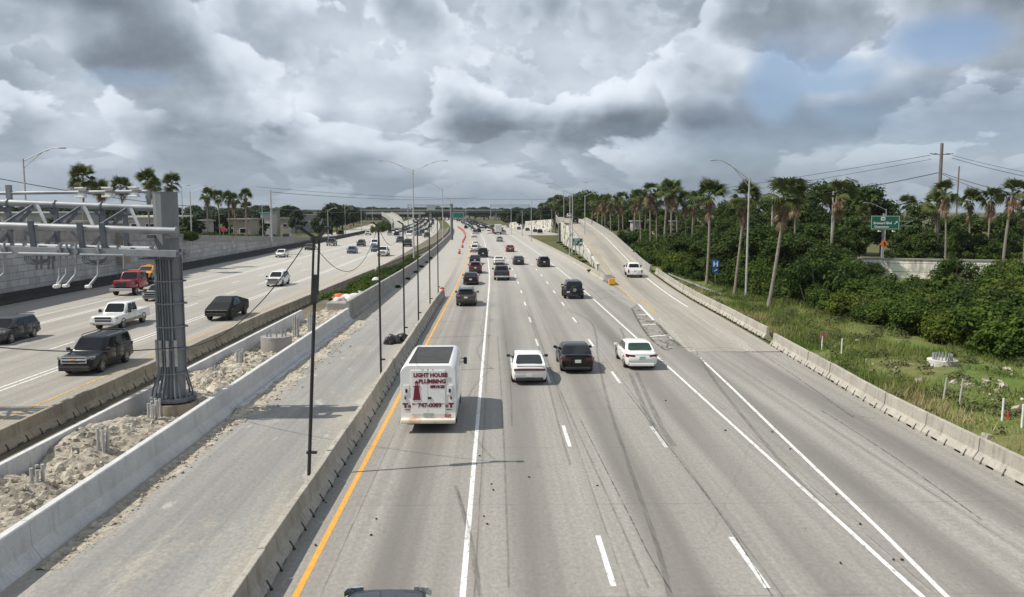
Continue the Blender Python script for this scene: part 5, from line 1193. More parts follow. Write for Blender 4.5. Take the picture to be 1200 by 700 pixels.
# white stakes in the verge
for i, (a, pb, pt, m_, lab) in enumerate(((963, 408, 394, M_WHITE, 'white stake with a rusty panel in the verge'), (986, 414, 397, M_WHITE, 'thin white stake in the dry grass'), (1105, 470, 443, M_POLE, 'leaning grey stake in the verge'), (1124, 473, 445, M_POLE, 'grey stake beside the pale rocks'), (1174, 494, 467, M_WHITE, 'white stake with a red marker beside it'), (1197, 504, 474, M_WHITE, 'white stake at the right edge of the photo'))):
    q = P(a, pb, .05); h = PY(a, pt, q.y).z
    t = thing('marker_stake', lab, 'stake', (q.x, q.y, -.1)); MB().cyl((0, 0, 0), (.12 if i in (2, 3) else .02, 0, h + .1), .045, n=8).build('post', m_, t)
    if i == 0: MB().bbox((.12, 0, h + .15), (.5, .04, .5), .02).build('panel', pm('rusty panel', (.22, .10, .05), (.3, .2, .12), 5, .8), t)
    if i == 4: MB().cyl((.25, 0, 0), (.25, 0, h * .55), .06, n=8).build('red_marker', M_RED, t)
# ------------------------------------------------------------------ gantry over the oncoming road
gq = P(203, 487, .2); GX, GY = gq.x, gq.y + .2
ga = thing('toll_gantry', 'grey steel toll gantry with tube truss, cameras and conduit strapped column', 'gantry', (GX, GY, 0))
def G(px, py, dy=0.0):
    v = PY(px, py, GY + dy); return Vector((v.x - GX, dy, v.z))
ct = G(198, 226).z
col = MB().cyl((0, 0, 1.0), (0, 0, ct), .50, .50, 12).build('column', M_COLM, ga, False)
MB().cyl((0, 0, ct - .002), (0, 0, ct + .03), .52, .52, 12).build('cap', M_COLM, col)
zb = G(198, 470).z
MB().cyl((0, 0, -.1), (0, 0, zb), 1.0, 1.0, 26).build('pedestal', concrete('tan pedestal concrete', (.40, .35, .27), (.28, .24, .18)), ga, True, 40)
mb = MB()
for k in range(20):
    a = 2 * PI * k / 20; mb.cyl((.76 * math.cos(a), .76 * math.sin(a), zb), (.76 * math.cos(a), .76 * math.sin(a), zb + .3), .035, n=6)
mb.build('anchor_bolts', M_TRIM, ga)
MB().cyl((0, 0, zb + .08), (0, 0, zb + .14), .92, .92, 20).build('base_plate', M_BLUST, ga)
zf = G(198, 432).z; zs = G(198, 300).z
for k in range(15):                         # conduits up the column, flaring at the foot
    a = PI * (1.02 + .96 * k / 14) if k < 11 else PI * (.02 + .96 * (k - 11) / 3)
    c, s = math.cos(a), math.sin(a); r0 = .86 + .04 * math.sin(k * 2.1)
    top = zs + .15 * (k % 3) if k % 4 else ct - 2.4
    MB().tube([(c * r0, s * r0, zb + .1), (c * (r0 - .05), s * (r0 - .05), zb + .5), (c * .6, s * .6, zf - .25), (c * .55, s * .55, zf), (c * .545, s * .545, top)], .04, 7).build('conduit', M_BLUST if k % 3 else M_COLM, ga, True)
for z_ in [G(198, p).z for p in (329, 355, 382, 408, 436)]:
    MB().cyl((0, 0, z_ - .03), (0, 0, z_ + .03), .61, .61, 16).build('strap', M_COLM, ga)
    MB().box((.64, 0, z_), (.16, .1, .08)).build('strap_lug', M_COLM, ga)
zl, zh = G(198, 427).z, G(198, 397).z
for k in range(4):
    a = PI * (1.18 + .17 * k); MB().cyl((.61 * math.cos(a), .61 * math.sin(a), zl), (.61 * math.cos(a), .61 * math.sin(a), zh), .07, n=8).build('sleeve', M_WPIPE, ga, True)
MB().cyl((0, 0, G(198, 466).z), (0, 0, G(198, 463).z), .95, .95, 18).build('strap', M_BLUST, ga)
for k in range(3): MB().cyl((-.62 + .22 * k, -.92 - .1 * k, -.1), (-.62 + .22 * k, -.90 - .1 * k, zb + .35), .05, n=8).build('riser_pipe', M_WPIPE, ga, True)
XM = -17.5; XE = -34.0                      # mid span and far end, beyond the left edge of the photo
def span(name, a, b, dy, r, mat, rect=None, xend=None):
    a, b = G(*a, dy), G(*b, dy); d = (b - a) / (b.x - a.x)
    m_ = a + d * (XM - a.x); e = Vector((XE, dy, b.z)); pts = [b, m_, e]
    mb = MB()
    if rect: mb.beam(b, m_, rect[0], rect[1]); mb.beam(m_ + Vector((-.002, 0, 0)), e, rect[0], rect[1])
    else: mb.tube([b, b.lerp(m_, .5), m_, e], r, 14)
    return mb.build(name, mat, ga, True), (lambda x: a + d * (x - a.x))
DB, DF = .35, -1.0
_, fA = span('top_chord', (0, 237.5), (189, 244.5), DB, .145, M_GALV)
_, fB = span('front_chord', (0, 264.5), (206, 271), DF, .15, M_GALV)
_, fC = span('bottom_chord', (0, 288), (189, 292.5), DB, .13, M_GALV)
_, fD = span('camera_beam', (0, 292.5), (208, 297.5), DF - .15, 0, M_GALV, (.3, .27))
G2 = lambda px, dy=DF: (PY(px, 260, GY + dy).x - GX)
mb = MB()
MB().cyl(fB(G(206, 271, DF).x), fB(G(206, 271, DF).x) + Vector((.03, 0, 0)), .19, n=14).build('end_flange', M_GALV, ga)
e = fD(G(208, 297, DF).x); MB().beam(e, e + Vector((.5, 0, 0)), .12, .1).box(e + Vector((.3, 0, 0)), (.05, .3, .4)).box(e + Vector((.5, 0, 0)), (.05, .2, .3)).build('end_bracket', M_COLM, ga)
for k, px in enumerate((-265, -210, -155, -100, -44, 11, 66, 121, 147)):
    a, c = fA(G2(px, DB)), fC(G2(px, DB)); MB().beam(a, c, .17, .14).build('vertical', M_BLUST, ga)
for k, px in enumerate((-230, -176, -122, -70, -16, 39, 96, 122)):
    b, d = fB(G2(px)), fD(G2(px)); MB().beam(b + Vector((0, -.22, .25)), d + Vector((0, .1, -.05)), .2, .13).build('hanger_bracket', M_BLUST, ga)
    MB().beam(b + Vector((0, 0, 0)), fC(G2(px, DB)), .12, .12).build('cross_brace', M_BLUST, ga)
nodes = (-236, -180, -125, -70, -14, 43, 98, 152)
for px in nodes:
    a = fA(G2(px, DB)); b = fB(G2(px + 12)); b2 = fB(G2(px - 42)); cc = fC(G2(px - 48, DB)); c2 = fC(G2(px + 52, DB))
    MB().beam(a + Vector((.12, -.1, -.05)), b, .1, .1).build('web_brace', M_GALV, ga)
    MB().beam(a + Vector((-.05, -.1, -.05)), b2, .1, .1).build('web_brace', M_BLUST, ga)
    MB().beam(a + Vector((0, .02, -.05)), cc, .12, .12).build('diagonal', M_BLUST, ga)
    MB().beam(fA(G2(px - 46, DB)), fC(G2(px + 4, DB)), .08, .1).build('diagonal', M_BLUST, ga) if px > -230 else None
    MB().box(a + Vector((.02, -.12, -.16)), (.35, .06, .28)).build('gusset', M_GALV, ga)
    MB().cyl(fA(G2(px - 33, DB)), fA(G2(px - 31.5, DB)), .2, n=14).build('collar', M_COLM, ga)
    MB().tube([fC(G2(px - 10, DB)) + Vector((0, -.5, 0)), fC(G2(px + 8, DB)) + Vector((0, -.6, .02)), fC(G2(px + 30, DB)) + Vector((0, -.6, -.02))], .07, 8).build('lower_tube', M_GALV, ga, True)
# bracket arms that hold the truss on the column
for z_, dd in ((fB(0).z - .25, DF), (fD(0).z - .12, DF)): MB().beam((-.45, .4, z_), (-.45, dd - .2, z_), .2, .14).beam((.45, .4, z_), (.45, dd - .1, z_), .2, .14).build('column_bracket', M_COLM, ga)
MB().beam(G(165, 303, -.7), G(205, 303.5, -.7), .3, .06).build('walkway_plate', M_BLUST, ga)
# thin upper pipe with reader boxes
_, fE = span('upper_pipe', (14, 226.5), (174, 224.5), DB + .3, .075, M_GALV)
for px, t_ in ((10, 217), (174, 223)):
    a = G(px, t_, DB + .3); MB().beam(a, Vector((a.x, DB + .3, fA(a.x).z)), .2 if px < 20 else .12, .16).build('pipe_post', M_COLM, ga)
for px in (98, 129, 160):
    p = fE(G2(px, DB + .3)); bx = MB().bbox(p + Vector((0, -.12, .17)), (.4, .3, .07), .02).bbox(p + Vector((0, -.12, -.2)), (.4, .3, .07), .02).bbox(p + Vector((0, 0, 0)), (.32, .1, .34), .02).build('reader_box', M_WHITE, ga)
# J shaped camera arms
for k, (px, pt, pb, dx) in enumerate(((5, 284, 320, -.35), (70, 285, 322, .0), (78, 285, 321, -.22), (89, 285, 321, -.25), (115, 287, 322, -.25), (-60, 284, 320, -.3), (-120, 284, 320, -.3))):
    a, b = G(px, pt, DF - .35), G(px, pb, DF - .35)
    ar = MB().tube([a, b, b + Vector((dx * .3, -.05, -.12)), b + Vector((dx, -.25, -.42))], .05, 8).build('camera_arm', M_GALV, ga, True)
    MB().bbox(b + Vector((dx * 1.1, -.3, -.46)), (.2, .28, .13), .04).build('camera', M_WHITE, ar)
    MB().cyl(a + Vector((0, .25, -.35)), a + Vector((0, -.1, -.35)), .1, n=10).build('arm_clamp', M_COLM, ar)
p1, p2 = G(22, 297.5, DF - .42), G(82, 298.5, DF - .42); MB().tube([p1, p2], .07, 10).build('sensor_pipe', M_GALV, ga, True)
p1, p2 = G(94, 298.5, DF - .42), G(145, 299.5, DF - .42); MB().tube([p1, p2, p2 + Vector((0, 0, -.01)), p2 + Vector((0, 0, -.55))], .05, 8).build('sensor_pipe', M_GALV, ga, True)
p1, p2 = G(-80, 296, DF - .42), G(15, 297, DF - .42); MB().tube([p1, p2], .055, 10).build('sensor_pipe', M_GALV, ga, True)
for px0, s in ((29, 1), (64, -1), (97, 1), (131, -1), (-40, 1)):      # looping cable bunches
    for k in range(4):
        a = G(px0 + s * k * 2.2, 300, DF - .3)
        MB().tube([a, a + Vector((0, -.02, -.2 + .04 * k)), a + Vector((s * .12, -.02, -.32 + .05 * k)), a + Vector((s * .5, -.02, -.36 + .06 * k)), a + Vector((s * .75, 0, -.30 + .06 * k))], .022, 6).build('cable_loop', M_BLUST, ga, True)
for px in (43, 48.5, 57, 62): MB().cyl(G(px, 299, DF - .3), G(px, 316, DF - .3), .045, n=6).build('drop_box', M_BLUST, ga)
# far column of the gantry
MB().cyl((XE, 0, 0), (XE, 0, ct), .53, .53, 12).build('column', M_COLM, ga)
# ------------------------------------------------------------------ buildings left behind the wall
def building(name, label, px0, px1, ptop, Y, zb, depth, mat, roof='flat', storeys=1, rmat=None):
    a, b = PY(px0, ptop, Y), PY(px1, ptop, Y); w = b.x - a.x; h = a.z - zb
    t = thing(name, label, 'building', ((a.x + b.x) / 2, Y, zb))
    MB().box((0, depth / 2, h / 2 - 1), (w, depth, h + 2)).build('walls', mat, t)
    rm = rmat or M_OLD
    if roof == 'flat': MB().box((0, depth / 2, h + .15), (w + .8, depth + .8, .3)).build('roof', rm, t)
    else:
        e = .6; MB().add([(-w / 2 - e, -e, h), (w / 2 + e, -e, h), (w / 2 + e, depth + e, h), (-w / 2 - e, depth + e, h), (-w / 2 + depth * .3, depth / 2, h + 2.2), (w / 2 - depth * .3, depth / 2, h + 2.2)], [(0, 1, 5, 4), (2, 3, 4, 5), (1, 2, 5), (3, 0, 4), (0, 3, 2, 1)]).build('roof', rm, t)
    n = max(2, int(w / 4.5)) if depth > 2 else 0
    for s in range(storeys):
        for k in range(n):
            x = -w / 2 + w * (k + .5) / n; z_ = (h / storeys) * (s + .55)
            f = MB().box((x, -.04, z_), (1.7, .1, 1.25)).build('window', M_WHITE, t); MB().box((x, -.1, z_), (1.45, .04, 1.02)).build('pane', M_GLASS, f)
    return t
B1 = pm('beige stucco', (.30, .26, .21), (.24, .2, .16), .4, .85); B2 = pm('white stucco', (.42, .41, .39), (.33, .32, .30), .4, .85); B3 = pm('pinkish roof', (.24, .19, .165), (.18, .145, .125), .6, .9); B4 = pm('grey stone building', (.30, .28, .25), (.24, .22, .2), .3, .85); B5 = pm('teal panel', (.12, .3, .33), None, 1, .6)
building('house', 'low house with a pinkish roof behind the left palms', 262, 292, 258, 200, 1.0, 10, B1, 'flat', 1, B3)
building('warehouse', 'long grey flat building right of the pale utility pole', 312, 341, 256.5, 330, 0, 20, B4, 'flat', 1)
building('tower_block', 'squat stone coloured block above the long grey building', 334, 344, 247, 350, 0, 10, B4, 'flat', 2)
building('storage_tank', 'cream block beside the pale utility pole', 319, 323.5, 245, 300, 0, 5, B1, 'flat', 1)
building('kiosk', 'small teal roofed building behind the pale utility pole', 305, 316, 250, 260, 0, 8, B2, 'flat', 1, B5)
building('house', 'white roofed building at the far left tree line', 354, 372, 252.5, 360, 0, 14, B2, 'flat', 1, M_OLD)
building('house', 'white house right of the gantry column behind a hedge', 221, 234, 260, 165, 2.6, 8, B2, 'flat', 1)
building('warehouse', 'long white shed seen through the left truss', 0, 60, 250, 170, 3, 20, B2, 'flat', 1, M_WHITE)
building('warehouse', 'white shed seen through the truss left of the column', 150, 184, 255, 150, 4, 16, B2, 'flat', 1, M_WHITE)
building('house', 'tan box building just above the wall seen through the truss', 78, 96, 262, 96, 5.0, 2, B1, 'flat', 1)
building('house', 'second tan box building above the wall near the column', 130, 143, 262, 104, 4.4, 2, B1, 'flat', 1)
building('house', 'white house glimpsed behind the right hand palms', 742, 751, 260, 232, 0, 5, B2, 'flat', 1)
building('house', 'white house glimpsed between the right palm trunks', 788, 797, 260, 217, 0, 5, B2, 'flat', 1)
# billboard
a = PY(404, 242.5, 420); b = PY(414, 245.5, 420); t = thing('billboard', 'dark billboard above the far left tree line', 'billboard', ((a.x + b.x) / 2, 420, 0)); MB().box((0, 0, (a.z + b.z) / 2), (b.x - a.x, .4, a.z - b.z + .6)).build('panel', M_DECK, t); MB().cyl((0, .4, 0), (0, .4, a.z), .3).build('post', M_GALV, t)
# ------------------------------------------------------------------ vegetation
def leaf_material(name, c1, c2, c3, tr=.22):
    m, nt = new_mat(name); at = nt.n('Attribute', attribute_name='tone'); oi = nt.n('ObjectInfo').outputs['Random']
    c = nt.mix(at.outputs['Fac'], c1, c2)
    c = nt.mix(nt.math('MULTIPLY', nt.rng(oi, 0, 1), .55), c, c3)
    finish(nt, c, .6, spec=.1, trans=tr); return m
def np_mesh(name, V, nq, mat, tone):
    me = bpy.data.meshes.new(name); n = len(V); k = n // nq
    me.vertices.add(n); me.vertices.foreach_set('co', V.astype(np.float32).ravel())
    me.loops.add(n); me.loops.foreach_set('vertex_index', np.arange(n, dtype=np.int32))
    me.polygons.add(k); me.polygons.foreach_set('loop_start', np.arange(0, n, nq, dtype=np.int32))
    try: me.polygons.foreach_set('loop_total', np.full(k, nq, dtype=np.int32))
    except Exception: pass
    a = me.attributes.new('tone', 'FLOAT', 'FACE'); a.data.foreach_set('value', tone.astype(np.float32))
    me.materials.append(mat); me.update(calc_edges=True); me.validate(); return me
def leaf_cloud(name, clumps, per, leaf, mat, seed, up=.35, fill=.35):
    rs = np.random.RandomState(seed); Vs = []; T = []
    for (cx, cy, cz, rx, rz) in clumps:
        n = int(per * (rx * rx) ** .9) + 8
        d = rs.normal(size=(n, 3)); d /= np.linalg.norm(d, axis=1)[:, None]
        rad = fill + (1 - fill) * rs.rand(n) ** .45
        rad *= 1 + .18 * np.sin(d[:, 0] * 5 + seed) * np.sin(d[:, 1] * 6 + cz) + .12 * rs.normal(size=n)
        p = d * rad[:, None] * np.array([rx, rx, rz]) + np.array([cx, cy, cz])
        nrm = d + rs.normal(size=(n, 3)) * .5 + np.array([0, 0, up + .35]); nrm /= np.linalg.norm(nrm, axis=1)[:, None]
        t = np.cross(nrm, rs.normal(size=(n, 3))); t /= np.linalg.norm(t, axis=1)[:, None]; b = np.cross(nrm, t)
        s = leaf * (.55 + .9 * rs.rand(n))[:, None]
        q = np.stack([p - t * s, p - b * s * .55, p + t * s, p + b * s * .55], 1)
        Vs.append(q.reshape(-1, 3)); T.append(np.clip(rs.normal(.45, .28, n) + rs.uniform(-.2, .25), 0, 1))
    return np_mesh(name, np.concatenate(Vs), 4, mat, np.concatenate(T))
ML_B = leaf_material('bush leaves', (.017, .04, .006), (.095, .145, .02), (.05, .085, .01))
ML_T = leaf_material('tree leaves', (.015, .034, .007), (.07, .11, .02), (.04, .062, .012))
ML_F = leaf_material('far leaves', (.016, .03, .012), (.045, .066, .022), (.03, .045, .022))
ML_P = leaf_material('palm leaves', (.035, .058, .018), (.095, .125, .035), (.085, .09, .03), .15)
ML_D = leaf_material('dead palm leaves', (.13, .085, .05), (.26, .185, .12), (.19, .13, .085), .1)
M_TRUNK = pm('grey bark', (.13, .115, .095), (.08, .07, .058), 3, .9, stretch=(1, 1, .3))
M_PTRUNK = pm('palm bark', (.23, .20, .165), (.15, .13, .105), 2.5, .9, stretch=(1, 1, 2.5))
ML_B2 = leaf_material('dark bush leaves', (.010, .027, .005), (.06, .10, .016), (.03, .055, .008))
ML_B3 = leaf_material('yellowish bush leaves', (.03, .052, .007), (.13, .17, .022), (.075, .10, .013))
def bush_proto(seed, rx, h):
    rr = random.Random(seed); cl = []
    for k in range(rr.choice((11, 15, 19))):
        a = rr.uniform(0, 2 * PI); d = rx * .75 * math.sqrt(rr.random()); z = h * rr.uniform(.15, .78) * (1 - .35 * (d / rx) ** 2); r = rr.uniform(.26, .5) * rx * .8
        cl.append((d * math.cos(a), d * math.sin(a), z, r, r * .8))
    me = leaf_cloud('foliage', cl, (560, 800, 400, 560, 700, 560, 480)[seed % 7], (.115, .09, .14, .11, .10, .12, .13)[seed % 7], (ML_B, ML_B2, ML_B, ML_B3, ML_B2, ML_B, ML_B2)[seed % 7], seed)
    mb = MB()
    for k in range(4):
        a = rr.uniform(0, 6.28); mb.tube([(0, 0, -.2), (.3 * rx * math.cos(a), .3 * rx * math.sin(a), h * .35), (.5 * rx * math.cos(a), .5 * rx * math.sin(a), h * .7)], [.09, .06, .02], 6)
    return me, mb
def proto_thing(name, me, mb, tm, cat, part='foliage', stem='stem'):
    t = thing(name, None, cat); o = bpy.data.objects.new(part, me); COL.objects.link(o); o.parent = t
    mb.build(stem, tm, t, True); return t
class Kind:
    """a set of prototypes; the first use moves the prototype itself"""
    def __init__(s, protos): s.p = protos; s.used = set(); s.n = 0
    def put(s, loc, sc, rz, label, group=None, i=None, tilt=(0, 0)):
        i = (s.n * 5 + s.n // 3) % len(s.p) if i is None else i; s.n += 1
        o = s.p[i]
        if i in s.used: o = copy_tree(o)
        s.used.add(i)
        for k in ('label', 'group'):
            if k in o: del o[k]
        o.location = loc; o.scale = (sc, sc, sc) if not hasattr(sc, '__len__') else sc; o.rotation_euler = (tilt[0], tilt[1], rz); tag(o, label, None, group); return o
    def clean(s):
        for i, o in enumerate(s.p):
            if i not in s.used:
                for c in list(o.children): bpy.data.objects.remove(c)
                bpy.data.objects.remove(o)
BUSH = Kind([proto_thing('shrub', *bush_proto(100 + i, 2.6, 3.4), M_TRUNK, 'shrub') for i in range(7)])
def tree_proto(seed, h, rx, leafm, leaf=.24, per=150, n=26, name='broadleaf_tree'):
    rr = random.Random(seed); cl = []; mb = MB()
    mb.tube([(0, 0, -.3), (.1, 0, h * .2), (rr.uniform(-.3, .3), rr.uniform(-.3, .3), h * .5)], [.32, .26, .18], 8)
    for k in range(n):
        a = rr.uniform(0, 2 * PI); u = rr.random(); z = h * (.30 + .62 * u); R_ = rx * (math.sin(PI * (.12 + .80 * u)) ** .8); d = R_ * math.sqrt(rr.uniform(.15, 1)) * .85; r = rr.uniform(.22, .40) * rx
        c = (d * math.cos(a), d * math.sin(a), z); cl.append((*c, r, r * .78))
        if k % 3 == 0: mb.tube([(0, 0, h * .22), (c[0] * .5, c[1] * .5, (h * .22 + c[2]) * .55), c], [.13, .08, .03], 5)
    return leaf_cloud('crown', cl, per, leaf, leafm, seed, .4), mb
TREE = Kind([proto_thing('broadleaf_tree', *tree_proto(200 + i, 10, 4.2, ML_T), M_TRUNK, 'tree', 'crown', 'trunk') for i in range(4)])
FAR = Kind([proto_thing('broadleaf_tree', *tree_proto(300 + i, 9, 4.5, ML_F, .5, 34, 20), M_TRUNK, 'tree', 'crown', 'trunk') for i in range(3)])
# --- palms
def frond_quads(rs, base, dirv, length, width, nb, spread, droop, curl=.2):
    """fan leaf: petiole then a fan of blades"""
    out = []; d = dirv / np.linalg.norm(dirv); side = np.cross(d, [0, 0, 1.0]); side /= max(np.linalg.norm(side), 1e-6); up = np.cross(side, d); ro = rs.uniform(-1.1, 1.1); side, up = side * math.cos(ro) + up * math.sin(ro), up * math.cos(ro) - side * math.sin(ro)
    pet = base + d * length * .42; w = .02
    out.append(np.array([base - side * w, base + side * w, pet + side * w, pet - side * w]))
    for k in range(nb):
        a = (k / (nb - 1) - .5) * 2 * spread; bd = d * math.cos(a) + side * math.sin(a); L = length * .62 * (1 - .25 * abs(a) / spread) * rs.uniform(.85, 1.1)
        ws = np.cross(bd, up) * width * .5; mid = pet + bd * L * .55 + up * curl * .1; tip = pet + bd * L + np.array([0, 0, -droop * L])
        out.append(np.array([pet - ws * .3, pet + ws * .3, mid + ws, mid - ws])); out.append(np.array([mid - ws, mid + ws, tip + ws * .15, tip - ws * .15]))
    return out
def palm_proto(seed, h, lean, skirt=1.0, full=1.0, wind=0.0):
    rs = np.random.RandomState(seed); t = thing('palm_tree', None, 'palm tree')
    pts = []; 
    for k in range(9):
        u = k / 8; pts.append((lean * u ** 1.5, .15 * math.sin(u * 3 + seed), -.3 + (h + .3) * u))
    MB().tube(pts, [.27] + [.17 - .05 * k / 8 for k in range(1, 9)], 9).build('trunk', M_PTRUNK, t, True)
    top = np.array(pts[-1]); Q = []; D = []
    for k in range(int(40 * full)):
        az = k * 2.39996 + rs.uniform(-.2, .2); el = rs.uniform(-.75, 1.1) if k > 9 else rs.uniform(.7, 1.5)
        d = np.array([math.cos(az) * math.cos(el) + wind, math.sin(az) * math.cos(el), math.sin(el)])
        Q += frond_quads(rs, top + np.array([0, 0, .1]), d, rs.uniform(1.5, 2.7), .13, 13, 1.15, rs.uniform(.1, .4))
    for k in range(int(36 * skirt)):
        az = rs.uniform(0, 2 * PI); el = rs.uniform(-1.5, -.7); d = np.array([math.cos(az) * math.cos(el) + wind * .6, math.sin(az) * math.cos(el), math.sin(el)])
        D += frond_quads(rs, top - np.array([0, 0, 2.0 * rs.rand() ** 2]), d, rs.uniform(.9, 1.9), .09, 6, .6, .35)
    for nm, q, m_ in (('crown', Q, ML_P), ('dead_skirt', D, ML_D)):
        if q:
            V = np.array(q); tone = np.clip(rs.normal(.5, .25, len(q)), 0, 1); me = np_mesh(nm, V.reshape(-1, 3), 4, m_, tone); o = bpy.data.objects.new(nm, me); COL.objects.link(o); o.parent = t
    return t
PH = 11.0
PALM = Kind([palm_proto(400, PH, .3, 1.0), palm_proto(401, PH, -.4, 1.2, .8), palm_proto(402, PH, .1, .8, 1.1), palm_proto(403, PH, .5, 1.3, .7, .25), palm_proto(404, PH, .2, .35, 1.15), palm_proto(405, PH, -.3, 1.0, .85, -.2), palm_proto(406, PH, .4, .6, 1.0, .3), palm_proto(407, PH, .0, 1.5, .55, .1)])
def palm(px, pt, Y, label, zb=0.0, group=None, i=None, lean=None, wide=None):
    """crown top at the pixel, at distance Y"""
    v = PY(px, pt, Y); h = v.z - zb - 1.6; s = h / PH; k = wide or min(max(s, .75), 1.15) * (1 + .16 * math.sin(px * 1.7)); bx = v.x
    rr = random.Random(int(px * 7 + Y)); tl = (0, 0)
    if lean is not None:                    # foot pixel x
        q = PY(lean, pt + 60, Y); bx = q.x; tl = (0, math.atan2(v.x - bx, h))
    return PALM.put((bx, Y, zb), (k, k, s), rr.uniform(0, 6) if lean is None else 0, label, group, i, tl)
G_P = 'palms along the exit ramp'
# big individual palms on the right
palm(831, 213, P(831, 335).y, 'stout green palm beside the blue hospital sign', i=2, wide=1.15)
palm(872, 214, P(864, 347).y, 'tall palm just left of the braced pale lamp post', i=0, lean=862)
palm(929, 208, P(903, 360).y, 'thin leaning palm right of the braced pale lamp post', i=1, lean=903)
palm(916, 216, 96, 'brown skirted palm left of the leaning palm crown', i=3)
palm(934, 211, 110, 'green topped palm behind the leaning palm', i=1)
palm(977, 213, 105, 'brown palm with ragged skirt behind the lamp post with the right arm', i=3)
palm(1011, 239, 140, 'short brown palm left of the green street sign', i=3, wide=.75)
palm(1112, 213, 112, 'ragged palm in front of the tall utility pole', i=3)
palm(1099, 226, 118, 'bushy palm left of the ragged palm', i=4)
palm(1138, 222, 115, 'dark green palm right of the two utility poles', i=2)
palm(1163, 220, 112, 'palm with a windswept brown skirt near the right edge', i=3)
palm(1183, 212, 106, 'tallest windswept palm at the right edge', i=3, wide=1.2)
palm(1204, 232, 108, 'palm cut off by the right edge of the photo', i=1)
palm(1066, 230, 165, 'dark feathery palm right of the green street sign', i=4)
for i, (px, pt, Y) in enumerate(((780, 214, 150), (795, 221, 165), (789, 213, 158), (771, 226, 170), (763, 217, 168), (752, 223, 178), (757, 229, 190), (805, 226, 150), (731, 226, 195), (717, 228, 205), (726, 232, 215), (706, 229, 218), (700, 232, 230), (694, 231, 240), (710, 233, 235), (742, 231, 205), (745, 226, 190), (812, 229, 140))):
    palm(px, pt, Y, 'brown skirted palm in the dense row along the exit ramp', group=G_P, i=(0, 1, 3, 5, 7, 1, 6)[i % 7])
for i, (px, pt, Y) in enumerate(((651, 231, 330), (655, 230, 335), (647, 233, 340), (634, 239, 400), (638, 238, 410))): palm(px, pt, Y, 'distant palm in the clump beyond the dark pier', group='palms beyond the pier', i=i % 3, wide=1.25)
# left palms
for i, (px, pt, Y, lab) in enumerate(((94, 194.5, 108, 'tall bushy palm above the thin upper pipe, leftmost on the left'), (118, 210, 112, 'short dark palm second from the left edge'), (142, 207, 120, 'windswept palm third from the left edge'), (173, 199, 118, 'tall palm left of the gantry column with two crowns close together'), (181, 207, 126, 'thin palm tight beside the tall one left of the gantry column'), (199, 204, 130, 'palm showing just above the top of the gantry column'))):
    palm(px, pt, Y, lab, zb=3.0, i=(4, 2, 4, 2, 0, 4)[i], wide=(.95, .8, .8, .85, .7, .8)[i])
for i, (px, pt, Y, lab) in enumerate(((241, 220, 165, 'slim palm right of the gantry column, leftmost of the five'), (256, 223, 175, 'slim palm second of the five right of the gantry column'), (267, 224, 172, 'slim palm in the middle of the five right of the gantry column'), (275, 226, 170, 'slim palm fourth of the five right of the gantry column'), (287, 221, 168, 'tallest slim palm of the five right of the gantry column'), (287, 235, 178, 'low palm right behind the tallest slim palm'))):
    palm(px, pt, Y, lab, zb=2.0, i=(0, 4, 2, 0, 2, 4)[i], wide=.72)
PALM.clean()
# --- bush belt along the verge
def lerp_edge(px): return float(np.interp(px, [742, 770, 800, 830, 870, 900, 950, 1000, 1080, 1150, 1240], [303, 314, 327, 334, 343, 350, 362, 377, 398, 411, 430]))
rr = random.Random(21)
GB = 'shrubs of the dense belt along the verge'
px = 742
while px < 1290:
    q = P(px, lerp_edge(px) - 2); s = rr.uniform(.85, 1.15) * (.75 if px < 900 else .92 if px < 1060 else 1.05)
    BUSH.put((q.x, q.y + 1.8 * s, -.2), (s * rr.uniform(.9, 1.2), s, s * rr.uniform(.85, 1.1)), rr.uniform(0, 6), 'rounded green shrub in the front rank of the dense belt facing the verge', 'front rank shrubs'); px += 3400 / q.y * s * .62
for row in range(1, 6):
    px = 735 + row * 7
    while px < 1330:
        q = P(px, lerp_edge(px) - 2); y = q.y + row * 3.6 + rr.uniform(-1, 1); x = q.x * (y / q.y)
        if px > 985 and y > 104: px += 22; continue
        hmax = float(np.interp(px, [740, 900, 960, 1000, 1100, 1240], [3.4, 4.4, 3.9, 2.5, 3.1, 3.5])); s = rr.choice((.72, .85, .95, 1.05, 1.2, 1.38)) * hmax / 3.2
        BUSH.put((x, y, -.2), (min(max(s, 1), 1.45), min(max(s, 1), 1.45), s), rr.uniform(0, 6), 'green shrub inside the dense belt behind its front rank', GB); px += 3600 / y * .95
# a few bigger clumps in front of the wall and creeper shrubs
for a, Y, s, lab in ((1016, 106, 1.05, 'dark shrub hanging over the left end of the white block wall'), (1120, 101, 1.25, 'tall shrub hiding the middle of the white block wall'), (1195, 86, 1.25, 'vine hung shrub at the right edge in front of the wall'), (1188, 92, 1.4, 'tall dark shrub beside the right edge of the photo'), (965, 100, 1.7, 'tall dark shrub left of the white block wall')):
    q = PY(a, 300, Y); BUSH.put((q.x, Y, -.1), s, rr.uniform(0, 6), lab)
